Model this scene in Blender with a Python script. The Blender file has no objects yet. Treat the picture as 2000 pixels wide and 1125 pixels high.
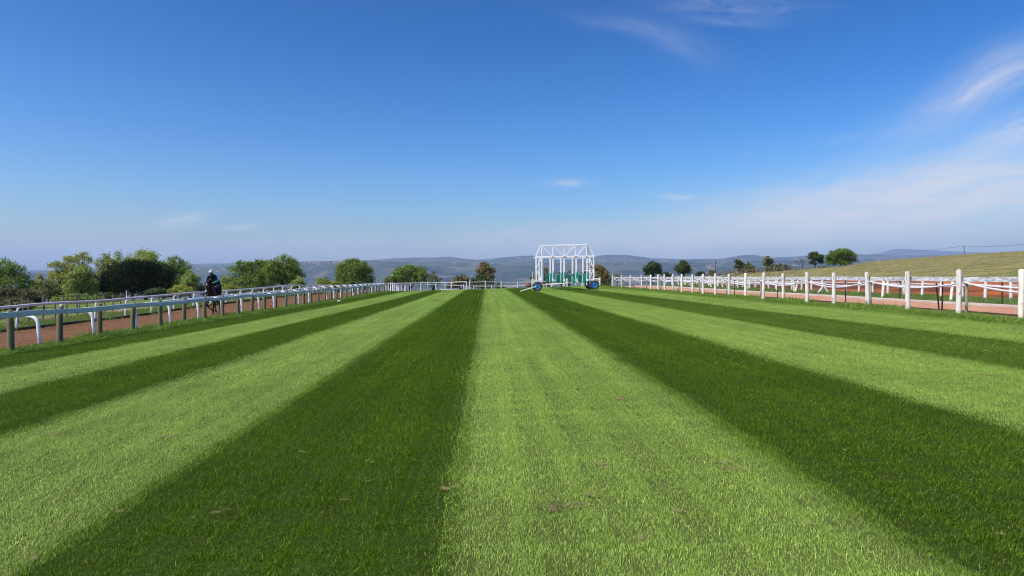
import bpy, math, random
import numpy as np
from mathutils import Vector, Matrix
random.seed(7); rng = np.random.default_rng(7)
S = bpy.context.scene
COL = S.collection
R = math.radians

# ------------------------------------------------------------------ camera, world, sun
EYE = 2.0
FP = 1333.0
cam = bpy.data.cameras.new("camera"); camo = bpy.data.objects.new("camera", cam); COL.objects.link(camo)
cam.lens = 24.0; cam.sensor_width = 36.0
cam.shift_x = 0.025; cam.shift_y = -0.01075
cam.clip_start = 0.1; cam.clip_end = 60000
camo.location = (0, 0, EYE); camo.rotation_euler = (R(90), 0, 0)
S.camera = camo
SUN_EL, SUN_AZ = 53.0, 238.0          # azimuth clockwise from +Y
w = bpy.data.worlds.new("World"); S.world = w; w.use_nodes = True
nt = w.node_tree
for n in list(nt.nodes): nt.nodes.remove(n)
def N(t, kind, **kw):
    n = t.nodes.new(kind)
    for k, v in kw.items(): setattr(n, k, v)
    return n
def lk(t, a, b): t.links.new(a, b)
def mth(t, op, a, b=None, c=None, clamp=False):
    n = t.nodes.new("ShaderNodeMath"); n.operation = op; n.use_clamp = clamp
    for i, v in enumerate((a, b, c)):
        if v is None: continue
        if isinstance(v, (int, float)): n.inputs[i].default_value = v
        else: t.links.new(v, n.inputs[i])
    return n.outputs[0]
sky = N(nt, "ShaderNodeTexSky"); sky.sky_type = 'NISHITA'; sky.sun_disc = False
sky.sun_elevation = R(SUN_EL); sky.sun_rotation = R(SUN_AZ)
sky.altitude = 700; sky.air_density = 1.0; sky.dust_density = 3.4; sky.ozone_density = 2.0
hsv = N(nt, "ShaderNodeHueSaturation"); hsv.inputs["Saturation"].default_value = 1.2; hsv.inputs["Value"].default_value = .46
gam = N(nt, "ShaderNodeGamma"); gam.inputs[1].default_value = 1.8
lk(nt, sky.outputs[0], gam.inputs[0]); lk(nt, gam.outputs[0], hsv.inputs["Color"])
tc = N(nt, "ShaderNodeTexCoord"); sp = N(nt, "ShaderNodeSeparateXYZ"); lk(nt, tc.outputs["Generated"], sp.inputs[0])
az = mth(nt, 'ARCTAN2', sp.outputs[0], sp.outputs[1])
el = mth(nt, 'ARCSINE', sp.outputs[2])
cb = N(nt, "ShaderNodeCombineXYZ"); lk(nt, az, cb.inputs[0]); lk(nt, el, cb.inputs[1])
warp = N(nt, "ShaderNodeTexNoise"); warp.inputs["Scale"].default_value = 6; warp.inputs["Detail"].default_value = 4
lk(nt, cb.outputs[0], warp.inputs["Vector"])
clouds = [(1310,75,95,24,-24,.17,0),(1200,45,90,14,-12,.10,0),(1430,14,130,16,-9,.20,1),(1425,42,80,8,-10,.15,1),(1955,150,130,38,26,.66,0),(1860,195,70,14,12,.22,1),
          (1995,248,60,20,22,.45,1),(1930,335,330,55,8,.85,0),(1680,357,90,9,6,.22,1),(1800,405,420,55,5,.62,0),(1500,450,560,42,3,.42,0),(1000,490,1500,40,0,.42,0),
          (1110,356,38,7,0,.6,1),(1318,386,30,6,-3,.75,1),(362,428,48,10,14,.55,1),(470,440,30,6,6,.5,1),(1700,262,120,10,4,.12,1),(1040,455,160,14,2,.14,0),(1460,300,16,6,10,.1,1)]
tot = None
for i, (px, py, hx, hy, ang, st, sharp) in enumerate(clouds):
    u, v = (px-950)/FP, (541-py)/FP
    a0 = math.atan2(u, 1); e0 = math.atan2(v, math.hypot(u, 1))
    da = mth(nt, 'SUBTRACT', az, a0); de = mth(nt, 'SUBTRACT', el, e0)
    c, s = math.cos(R(ang)), math.sin(R(ang))
    ua = mth(nt, 'ADD', mth(nt, 'MULTIPLY', da, c), mth(nt, 'MULTIPLY', de, s))
    ub = mth(nt, 'SUBTRACT', mth(nt, 'MULTIPLY', de, c), mth(nt, 'MULTIPLY', da, s))
    k = 0.8/FP
    ws = mth(nt, 'MULTIPLY', mth(nt, 'SUBTRACT', warp.outputs[0], 0.5), 40*k if sharp else 90*k)
    ub = mth(nt, 'ADD', ub, ws)
    q = mth(nt, 'ADD', mth(nt, 'POWER', mth(nt, 'ABSOLUTE', mth(nt, 'DIVIDE', ua, hx*k)), 2), mth(nt, 'POWER', mth(nt, 'ABSOLUTE', mth(nt, 'DIVIDE', ub, hy*k)), 2))
    g = mth(nt, 'EXPONENT', mth(nt, 'MULTIPLY', q, -0.7))
    cv = N(nt, "ShaderNodeCombineXYZ"); lk(nt, mth(nt, 'MULTIPLY', ua, 14 if sharp else 7), cv.inputs[0]); lk(nt, mth(nt, 'MULTIPLY', ub, 75 if sharp else 40), cv.inputs[1]); cv.inputs[2].default_value = i*3.7
    nz = N(nt, "ShaderNodeTexNoise"); nz.inputs["Scale"].default_value = 1.6; nz.inputs["Detail"].default_value = 7; nz.inputs["Roughness"].default_value = .62; nz.inputs["Distortion"].default_value = .6
    lk(nt, cv.outputs[0], nz.inputs["Vector"])
    m = mth(nt, 'MULTIPLY', mth(nt, 'SUBTRACT', nz.outputs[0], .28 if sharp else .12), 2.6 if sharp else 1.7, clamp=True)
    o = mth(nt, 'MULTIPLY', mth(nt, 'MULTIPLY', g, m), st)
    tot = o if tot is None else mth(nt, 'ADD', tot, o)
tot = mth(nt, 'MINIMUM', tot, 0.9)
front = mth(nt, 'GREATER_THAN', sp.outputs[1], 0.0)
tot = mth(nt, 'MULTIPLY', tot, front)
mx = N(nt, "ShaderNodeMix"); mx.data_type = 'RGBA'
lk(nt, tot, mx.inputs[0]); lk(nt, hsv.outputs[0], mx.inputs[6]); mx.inputs[7].default_value = (7.2, 7.3, 7.6, 1)
bg = N(nt, "ShaderNodeBackground"); bg.inputs[1].default_value = 0.085
lk(nt, mx.outputs[2], bg.inputs[0])
wo = N(nt, "ShaderNodeOutputWorld"); lk(nt, bg.outputs[0], wo.inputs[0])
sl = bpy.data.lights.new("sun", 'SUN'); slo = bpy.data.objects.new("sun", sl); COL.objects.link(slo)
sl.energy = 3.6; sl.angle = R(0.53); sl.color = (1.0, 0.955, 0.88)
sd = Vector((math.sin(R(SUN_AZ))*math.cos(R(SUN_EL)), math.cos(R(SUN_AZ))*math.cos(R(SUN_EL)), math.sin(R(SUN_EL))))
slo.rotation_euler = (-sd).to_track_quat('-Z', 'Y').to_euler(); slo.location = (0, 0, 50)
S.view_settings.view_transform = 'Standard'; S.view_settings.look = 'None'; S.view_settings.exposure = 0.35; S.view_settings.gamma = 1.0
S.cycles.use_denoising = True
S.cycles.max_bounces = 8; S.cycles.volume_bounces = 1; S.cycles.diffuse_bounces = 3; S.cycles.transparent_max_bounces = 8
S.cycles.pixel_filter_type = 'BLACKMAN_HARRIS'; S.cycles.filter_width = 1.15

# ------------------------------------------------------------------ helpers
def tag(o, label=None, cat=None, group=None, kind=None):
    if label: o["label"] = label
    if cat: o["category"] = cat
    if group: o["group"] = group
    if kind: o["kind"] = kind
    return o
def empty(name, loc=(0,0,0), rz=0):
    o = bpy.data.objects.new(name, None); COL.objects.link(o); o.location = loc; o.rotation_euler = (0,0,rz); o.empty_display_size = .2
    return o
def link_mesh(name, me, mat=None, parent=None, loc=None):
    o = bpy.data.objects.new(name, me); COL.objects.link(o)
    if mat is not None:
        if isinstance(mat, (list, tuple)):
            for m in mat: me.materials.append(m)
        elif len(me.materials) == 0: me.materials.append(mat)
    if parent is not None: o.parent = parent
    if loc is not None: o.location = loc
    return o
class MB:
    def __init__(s): s.v = []; s.f = []; s.mi = []
    def add(s, vs, fs, mi=0):
        b = len(s.v); s.v.extend([tuple(p) for p in vs]); s.f.extend([tuple(b+i for i in f) for f in fs]); s.mi.extend([mi]*len(fs)); return s
    def box(s, lo, hi, mi=0):
        x0,y0,z0 = lo; x1,y1,z1 = hi
        return s.add([(x0,y0,z0),(x1,y0,z0),(x1,y1,z0),(x0,y1,z0),(x0,y0,z1),(x1,y0,z1),(x1,y1,z1),(x0,y1,z1)],
              [(0,3,2,1),(4,5,6,7),(0,1,5,4),(1,2,6,5),(2,3,7,6),(3,0,4,7)], mi)
    def beam(s, a, b, w, h, up=(0,0,1), mi=0, ch=0.12):
        a = Vector(a); b = Vector(b); d = (b-a).normalized(); u = Vector(up)
        if abs(d.dot(u)) > .98: u = Vector((0,1,0))
        x = d.cross(u).normalized()*w/2; y = x.cross(d).normalized()*h/2
        k = 1-ch*2
        prof = [x+y*k, x*k+y, -x*k+y, -x+y*k, -x-y*k, -x*k-y, x*k-y, x-y*k]
        vs = [a+p for p in prof]+[b+p for p in prof]; n = 8
        fs = [(i, (i+1)%n, n+(i+1)%n, n+i) for i in range(n)]+[tuple(range(n))[::-1], tuple(range(n, 2*n))]
        return s.add(vs, fs, mi)
    def tube(s, pts, rad, n=10, caps=True, mi=0):
        pts = [Vector(p) for p in pts]
        if isinstance(rad, (int, float)): rad = [rad]*len(pts)
        vs = []; ref = Vector((0,0,1)); 
        d0 = (pts[1]-pts[0]).normalized()
        if abs(d0.dot(ref)) > .9: ref = Vector((1,0,0))
        x = d0.cross(ref).normalized()
        for i, p in enumerate(pts):
            if i == 0: d = (pts[1]-p)
            elif i == len(pts)-1: d = (p-pts[i-1])
            else: d = (pts[i+1]-pts[i-1])
            d.normalize(); x = (x-d*x.dot(d)).normalized(); y = d.cross(x)
            for k in range(n):
                a = 2*math.pi*k/n; vs.append(p+(x*math.cos(a)+y*math.sin(a))*rad[i])
        fs = []
        for i in range(len(pts)-1):
            for k in range(n):
                fs.append((i*n+k, i*n+(k+1)%n, (i+1)*n+(k+1)%n, (i+1)*n+k))
        if caps: fs += [tuple(range(n))[::-1], tuple(range((len(pts)-1)*n, len(pts)*n))]
        return s.add(vs, fs, mi)
    def ell(s, c, r, nu=14, nv=9, mi=0):
        c = Vector(c); r = (r, r, r) if isinstance(r, (int, float)) else r
        vs = [c+Vector((0,0,r[2]))]
        for j in range(1, nv):
            t = math.pi*j/nv
            for i in range(nu):
                p = 2*math.pi*i/nu; vs.append(c+Vector((r[0]*math.sin(t)*math.cos(p), r[1]*math.sin(t)*math.sin(p), r[2]*math.cos(t))))
        vs.append(c-Vector((0,0,r[2]))); L = len(vs)-1; fs = []
        for i in range(nu): fs.append((0, 1+i, 1+(i+1)%nu)); fs.append((L, L-nu+(i+1)%nu, L-nu+i))
        for j in range(nv-2):
            for i in range(nu):
                a = 1+j*nu; fs.append((a+i, a+nu+i, a+nu+(i+1)%nu, a+(i+1)%nu))
        return s.add(vs, fs, mi)
    def mesh(s, name, smooth=False):
        me = bpy.data.meshes.new(name); me.from_pydata(s.v, [], s.f)
        me.polygons.foreach_set("material_index", s.mi)
        if smooth: me.polygons.foreach_set("use_smooth", [True]*len(s.f))
        me.update(); return me
    def build(s, name, mat, parent=None, smooth=False, loc=None):
        return link_mesh(name, s.mesh(name, smooth), mat, parent, loc)
def np_mesh(name, V, F, smooth=False):
    me = bpy.data.meshes.new(name); k = F.shape[1]
    me.vertices.add(len(V)); me.vertices.foreach_set("co", V.astype(np.float32).ravel())
    me.loops.add(F.size); me.loops.foreach_set("vertex_index", F.astype(np.int32).ravel())
    me.polygons.add(len(F)); me.polygons.foreach_set("loop_start", np.arange(0, F.size, k, dtype=np.int32))
    try: me.polygons.foreach_set("loop_total", np.full(len(F), k, dtype=np.int32))
    except Exception: pass
    if smooth: me.polygons.foreach_set("use_smooth", np.ones(len(F), dtype=bool))
    me.update(calc_edges=True); me.validate(); return me
def copy_part(o, parent, loc=None, rot=None, scale=None):
    c = o.copy(); COL.objects.link(c); c.parent = parent
    if loc is not None: c.location = loc
    if rot is not None: c.rotation_euler = rot
    if scale is not None: c.scale = scale
    return c

# ------------------------------------------------------------------ materials
def mat(name, col, rough=.8, spec=.3, col2=None, nscale=4.0, nlo=.35, nhi=.65, detail=6, stretch=(1,1,1), bump=0, bscale=30, bdist=.01,
        coat=0, metal=0, trans=0, coords="Object", col3=None, n3scale=30, n3lo=.6, n3hi=.7, nrough=.6):
    m = bpy.data.materials.new(name); m.use_nodes = True; t = m.node_tree; b = t.nodes["Principled BSDF"]
    b.inputs["Base Color"].default_value = (*col, 1); b.inputs["Roughness"].default_value = rough
    b.inputs["Specular IOR Level"].default_value = spec; b.inputs["Metallic"].default_value = metal
    if coat: b.inputs["Coat Weight"].default_value = coat
    if coords == "World":
        g = N(t, "ShaderNodeNewGeometry"); src = g.outputs["Position"]
    else:
        g = N(t, "ShaderNodeTexCoord"); src = g.outputs["Object"]
    mp = N(t, "ShaderNodeMapping"); mp.inputs["Scale"].default_value = stretch; lk(t, src, mp.inputs[0])
    out = None
    if col2 is not None:
        nz = N(t, "ShaderNodeTexNoise"); nz.inputs["Scale"].default_value = nscale; nz.inputs["Detail"].default_value = detail; nz.inputs["Roughness"].default_value = nrough
        lk(t, mp.outputs[0], nz.inputs["Vector"])
        mr = N(t, "ShaderNodeMapRange"); mr.inputs[1].default_value = nlo; mr.inputs[2].default_value = nhi; lk(t, nz.outputs[0], mr.inputs[0])
        mix = N(t, "ShaderNodeMix"); mix.data_type = 'RGBA'; mix.inputs[6].default_value = (*col, 1); mix.inputs[7].default_value = (*col2, 1)
        lk(t, mr.outputs[0], mix.inputs[0]); out = mix.outputs[2]
        if col3 is not None:
            nz3 = N(t, "ShaderNodeTexNoise"); nz3.inputs["Scale"].default_value = n3scale; nz3.inputs["Detail"].default_value = 5
            lk(t, mp.outputs[0], nz3.inputs["Vector"])
            mr3 = N(t, "ShaderNodeMapRange"); mr3.inputs[1].default_value = n3lo; mr3.inputs[2].default_value = n3hi; lk(t, nz3.outputs[0], mr3.inputs[0])
            mix3 = N(t, "ShaderNodeMix"); mix3.data_type = 'RGBA'; lk(t, out, mix3.inputs[6]); mix3.inputs[7].default_value = (*col3, 1)
            lk(t, mr3.outputs[0], mix3.inputs[0]); out = mix3.outputs[2]
        lk(t, out, b.inputs["Base Color"])
    if bump:
        bn = N(t, "ShaderNodeTexNoise"); bn.inputs["Scale"].default_value = bscale; bn.inputs["Detail"].default_value = 6; lk(t, mp.outputs[0], bn.inputs["Vector"])
        bp = N(t, "ShaderNodeBump"); bp.inputs["Strength"].default_value = bump; bp.inputs["Distance"].default_value = bdist; lk(t, bn.outputs[0], bp.inputs["Height"])
        lk(t, bp.outputs[0], b.inputs["Normal"])
    return m
def leaf_mat(name, c1, c2, c3=None, trans=.42, rough=.55):
    m = bpy.data.materials.new(name); m.use_nodes = True; t = m.node_tree; b = t.nodes["Principled BSDF"]
    g = N(t, "ShaderNodeNewGeometry"); ramp = N(t, "ShaderNodeValToRGB")
    ramp.color_ramp.elements[0].color = (*c1, 1); ramp.color_ramp.elements[1].color = (*c2, 1)
    if c3: e = ramp.color_ramp.elements.new(.93); e.color = (*c3, 1); ramp.color_ramp.elements[-2].position = .9 if False else ramp.color_ramp.elements[-2].position
    nz = N(t, "ShaderNodeTexNoise"); nz.inputs["Scale"].default_value = .9; lk(t, g.outputs["Position"], nz.inputs["Vector"])
    v = mth(t, 'ADD', mth(t, 'MULTIPLY', g.outputs["Random Per Island"], .6), mth(t, 'MULTIPLY', mth(t, 'SUBTRACT', nz.outputs[0], .3), .9), clamp=True)
    lk(t, v, ramp.inputs[0]); lk(t, ramp.outputs[0], b.inputs["Base Color"]); b.inputs["Roughness"].default_value = rough
    b.inputs["Specular IOR Level"].default_value = .25 if rough < .7 else .05
    tr = N(t, "ShaderNodeBsdfTranslucent"); lk(t, ramp.outputs[0], tr.inputs[0])
    ms = N(t, "ShaderNodeMixShader"); ms.inputs[0].default_value = trans
    o = t.nodes["Material Output"]; lk(t, b.outputs[0], ms.inputs[1]); lk(t, tr.outputs[0], ms.inputs[2]); lk(t, ms.outputs[0], o.inputs[0])
    return m
M = {}
M['wood'] = mat("weathered_wood", (.20,.165,.10), .85, .2, (.11,.115,.06), 3, .35, .7, stretch=(6,6,.8), bump=.6, bscale=14, bdist=.01, col3=(.10,.15,.07), n3scale=1.2, n3lo=.52, n3hi=.7)
M['endwood'] = mat("wood_grain_end", (.30,.25,.16), .9, .1, (.18,.15,.1), 20)
M['plastic'] = mat("white_plastic", (.80,.81,.82), .35, .5, (.70,.70,.68), 2.5, .5, .8)
M['railgrey'] = mat("grey_blue_rail", (.47,.52,.58), .38, .5, (.52,.57,.62), 3, stretch=(1,.3,6))
M['farrail'] = mat("far_rail_plastic", (.70,.69,.73), .4, .5, (.60,.58,.64), 2, stretch=(1,.4,1))
M['clamp'] = mat("clamp_steel", (.45,.45,.38), .5, .5, metal=.3)
M['whitepaint'] = mat("old_white_paint", (.66,.63,.57), .8, .2, (.48,.44,.37), 3, .42, .7, stretch=(4,4,.7), col3=(.26,.20,.14), n3scale=4, n3lo=.60, n3hi=.68, bump=.5, bscale=12, bdist=.01)
M['creampaint'] = mat("rust_stained_paint", (.74,.69,.58), .8, .25, (.55,.45,.31), 3, .45, .7, stretch=(3,3,.7), col3=(.45,.30,.16), n3scale=6, n3lo=.6, n3hi=.72, bump=.5, bscale=12)
M['plank'] = mat("flaked_plank_paint", (.60,.60,.60), .85, .2, (.27,.26,.26), 3.2, .44, .62, stretch=(5,1.6,6), col3=(.14,.12,.11), n3scale=9, n3lo=.62, n3hi=.7, bump=.5, bscale=10)
M['greenpost'] = mat("pale_green_pole", (.34,.34,.22), .8, .2, (.24,.21,.13), 4, stretch=(3,3,1))
M['brownsteel'] = mat("dark_red_steel", (.075,.022,.018), .6, .4, (.04,.02,.02), 8)
M['barewood'] = mat("bare_brown_timber", (.30,.22,.14), .9, .15, (.19,.14,.09), 3, stretch=(3,3,1))
M['greywood'] = mat("grey_paddock_post", (.22,.17,.14), .9, .15, (.14,.11,.09), 5)
M['wire'] = mat("wire", (.18,.18,.18), .5, .4)
M['gatewhite'] = mat("gate_white_enamel", (.78,.78,.78), .45, .4, (.68,.68,.66), 2, .5, .8, col3=(.28,.13,.07), n3scale=4, n3lo=.68, n3hi=.74)
M['rust'] = mat("rusted_joint", (.22,.10,.06), .8, .2, (.4,.3,.25), 6)
M['pad'] = mat("green_vinyl_pad", (.008,.30,.20), .45, .4, (.01,.22,.15), 3)
M['strap'] = mat("dark_strap", (.02,.02,.022), .6, .3)
M['rubber'] = mat("tyre_rubber", (.045,.042,.042), .85, .2, (.07,.06,.055), 8)
M['rimblue'] = mat("blue_rim_paint", (.03,.37,.74), .4, .5, (.02,.28,.70), 5)
M['horse'] = mat("dark_bay_coat", (.007,.004,.0035), .45, .3, (.012,.006,.0045), 3, bump=.15, bscale=20)
M['mane'] = mat("black_mane", (.008,.007,.007), .6, .3)
M['hoof'] = mat("hoof_horn", (.06,.045,.035), .5, .3)
M['navy'] = mat("navy_jacket", (.010,.013,.03), .7, .2, (.015,.018,.04), 6)
M['cyan'] = mat("cyan_piping", (.03,.42,.52), .6, .3)
M['skin'] = mat("skin", (.10,.055,.035), .55, .3)
M['helmetw'] = mat("helmet_white", (.78,.78,.76), .35, .5)
M['black'] = mat("black_leather", (.012,.012,.012), .4, .4)
M['lime'] = mat("lime_glove", (.50,.75,.03), .6, .3)
M['white'] = mat("clean_white", (.8,.8,.8), .5, .4, (.72,.72,.72), 5)
M['cone'] = mat("orange_cone", (.75,.07,.02), .5, .4)
M['red'] = mat("red_plastic", (.5,.03,.02), .5, .4)
M['bark'] = mat("bark", (.11,.085,.06), .9, .1, (.06,.045,.035), 6, stretch=(2,2,.6), bump=.6, bscale=10, bdist=.03)
M['palebark'] = mat("pale_bark", (.20,.18,.16), .9, .1, (.12,.10,.09), 6)
M['box'] = mat("brown_bin", (.16,.085,.06), .8, .2, (.20,.12,.09), 4)
M['concrete'] = mat("pale_concrete", (.50,.42,.36), .9, .2, (.38,.30,.25), 1.6, coords="World", bump=.4, bscale=8)
M['darkedge'] = mat("dark_timber_edge", (.045,.03,.025), .9, .1, (.08,.05,.04), 3)
M['pole'] = mat("dark_pole", (.07,.06,.06), .7, .2)
M['housewall'] = mat("far_wall", (.42,.40,.38), .8, .2)
M['houseroof'] = mat("far_roof", (.28,.24,.23), .6, .3)

# ------------------------------------------------------------------ terrain height
def smooth(a, b, x): 
    t = np.clip((x-a)/(b-a), 0, 1); return t*t*(3-2*t)
CP = np.array([
 (-19.2,20,-2.22),(-19.2,30,-2.19),(-19.2,45,-2.03),(-19.2,58,-1.93),(-19.2,75,-1.92),(-15.5,10,-2.12),(-15.5,40,-2.08),(-15.5,75,-1.96),(-19,0,-2.3),
 (-24,30,-2.32),(-24,46,-2.25),(-24,62,-2.0),(-33,35,-2.5),(-30,60,-2.3),(-60,60,-3),(-45,90,-3.2),(-80,110,-5),(-30,100,-2.9),(-22,88,-2.1),(-120,60,-4),(-60,0,-2.5),(-60,-50,-2.5),(0,-50,-1.7),(60,-50,0),
 (0,104,-3.0),(-12,96,-2.1),(-22,108,-3.0),(14,104,-1.9),(0,130,-7),(-60,160,-10),(30,125,-2.2),(40,170,-5),(0,200,-22),(-100,220,-25),(60,230,-8),(-160,160,-12),(20,145,-6),
 (20,20,-1.1),(20,60,-1.08),(20,82,-1.1),(17,40,-1.1),(24.5,20,-1.12),(24.5,40,-1.1),(24.5,60,-1.1),(30,40,-1.12),(30,60,-.98),(38,48,-.62),(38,67,-.3),(38,20,-.9),(60,60,1.5),(60,85,1.8),(90,114,4.3),(98,140,4.6),(90,150,3.7),(81.6,150,2.9),(69,140,1.6),(49.5,120,.5),
 (30,90,-.9),(45,130,.2),(60,170,.75),(66,160,.85),(72,155,1.05),(78,152,1.9),(62,150,.6),(56,140,.45),(120,220,3),(140,150,7),(150,80,6.5),(120,60,5.4),(150,0,5),(60,0,.5),(200,200,7),(110,200,2.8),(90,195,.5),(250,80,8),(300,300,-5),(48,95,.1),(70,110,2.6)], float)
def base_h(X, Y=0): return -1.63+.0287*np.clip(X, -12.67, 15)+.07*smooth(50, 82, np.asarray(Y, float))*smooth(3.0, 12.0, -np.asarray(X, float))
def tps_phi(r2): return 0.5*r2*np.log(np.maximum(r2, 1e-9))
_P = CP[:, :2]/100.0; _d = CP[:, 2]-base_h(CP[:, 0], CP[:, 1]); _n = len(_P)
_K = tps_phi(((_P[:, None]-_P[None])**2).sum(-1))+np.eye(_n)*2e-4
_Q = np.hstack([np.ones((_n,1)), _P]); _A = np.block([[_K, _Q], [_Q.T, np.zeros((3,3))]])
_W = np.linalg.solve(_A, np.concatenate([_d, np.zeros(3)]))
def Hn(X, Y):
    X = np.asarray(X, float); Y = np.asarray(Y, float); sh = np.broadcast(X, Y).shape
    X = np.broadcast_to(X, sh).ravel(); Y = np.broadcast_to(Y, sh).ravel()
    Xc = np.clip(X, -250, 320); Yc = np.clip(Y, -60, 320)
    out = np.empty(len(X))
    for i in range(0, len(X), 20000):
        p = np.stack([Xc[i:i+20000], Yc[i:i+20000]], 1)/100.0
        r2 = ((p[:, None]-_P[None])**2).sum(-1)
        out[i:i+20000] = tps_phi(r2)@_W[:_n]+_W[_n]+p@_W[_n+1:]
    dx = np.maximum(np.maximum(-13.2-X, X-15.6), 0); dy = np.maximum(Y-93, 0)
    mask = smooth(0, 5, np.hypot(dx, dy))
    z = base_h(X, Y)+out*mask
    und = .05*np.sin(X*.23+1.3)*np.sin(Y*.17)+.10*np.sin(X*.045)*np.sin(Y*.05+2)
    z = z+und*smooth(20, 60, np.hypot(dx, dy))
    far = smooth(230, 1100, Y); z = z*(1-far)+(-262)*far
    back = smooth(400, 3000, np.maximum(np.abs(X), -Y)); z = z*(1-back)+(-12-250*far)*back*(1-0*far)+0
    return (z+EYE).reshape(sh)
def H(x, y): return float(Hn(np.array([x]), np.array([y]))[0])
def P(px, py, Y): return Vector(((px-950)/FP*Y, Y, EYE+(541-py)/FP*Y))
def AT(px, Y): 
    X = (px-950)/FP*Y; return Vector((X, Y, H(X, Y)))

# ------------------------------------------------------------------ ground sheets (one shared grid, split by what covers it)
LX0, LX1 = -12.45, 14.6
def axis(core, grow_lo, grow_hi, lo, hi):
    a = list(core); s = core[-1]-core[-2]; x = core[-1]
    while x < hi: s *= grow_hi; x += s; a.append(x)
    s = core[1]-core[0]; x = core[0]
    while x > lo: s *= grow_lo; x -= s; a.insert(0, x)
    return np.array(a)
cx = sorted(set([round(v, 3) for v in np.arange(-60, 110, 1.0)]+[LX0, -13.02, -19.35, -19.2, 14.6, 15.95, 19.3, 20.2, 20.25, 25.6, 38.0, 41.0, -12.75]))
cx = np.array([c for i, c in enumerate(cx)])
cy = np.arange(-20, 180, 1.0)
GX = axis(cx, 1.25, 1.25, -15000, 15000); GY = axis(cy, 1.3, 1.18, -12000, 11000)
XX, YY = np.meshgrid(GX, GY); ZZ = Hn(XX, YY)
xc = (XX[:-1,:-1]+XX[1:,1:])/2; yc = (YY[:-1,:-1]+YY[1:,1:])/2
nx = len(GX)
idx = np.arange(XX.size).reshape(XX.shape)
quads = np.stack([idx[:-1,:-1], idx[:-1,1:], idx[1:,1:], idx[1:,:-1]], -1)
def sheet(name, mask, material, label):
    q = quads[mask]; u, inv = np.unique(q.ravel(), return_inverse=True)
    V = np.stack([XX.ravel()[u], YY.ravel()[u], ZZ.ravel()[u]], 1)
    o = link_mesh(name, np_mesh(name, V, inv.reshape(-1, 4), True), material)
    return tag(o, label, None, None, "structure")
def track_mask(x, y):
    t = (x > -19.2) & (x < LX0) & (y < 84) & (y > -20)
    # bend across the end of the lawn
    r = np.hypot(x+0.0, (y-84))
    e = np.hypot((x-5)/24.2, (y-84)/17.0); e2 = np.hypot((x-5)/17.5, (y-84)/11.0)
    t |= (y >= 84) & (e < 1) & (e2 > 1) & (x < 12) & (x > -22)
    return t
mTrack = track_mask(xc, yc)
e2 = np.hypot((xc-5)/17.5, (yc-84)/11.0)
mLawn = (xc > LX0) & (xc < LX1) & (yc > -20) & (yc < 97) & ~mTrack & ((yc < 84) | (e2 < 1) | (xc > 5))
mPath = (xc > 15.95) & (xc < 19.3) & (yc > -20) & (yc < 92)
mRed = (xc > 25.6) & (xc < 41.0) & (yc > 5) & (yc < 84)
mRest = ~(mTrack | mLawn | mPath | mRed)

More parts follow.
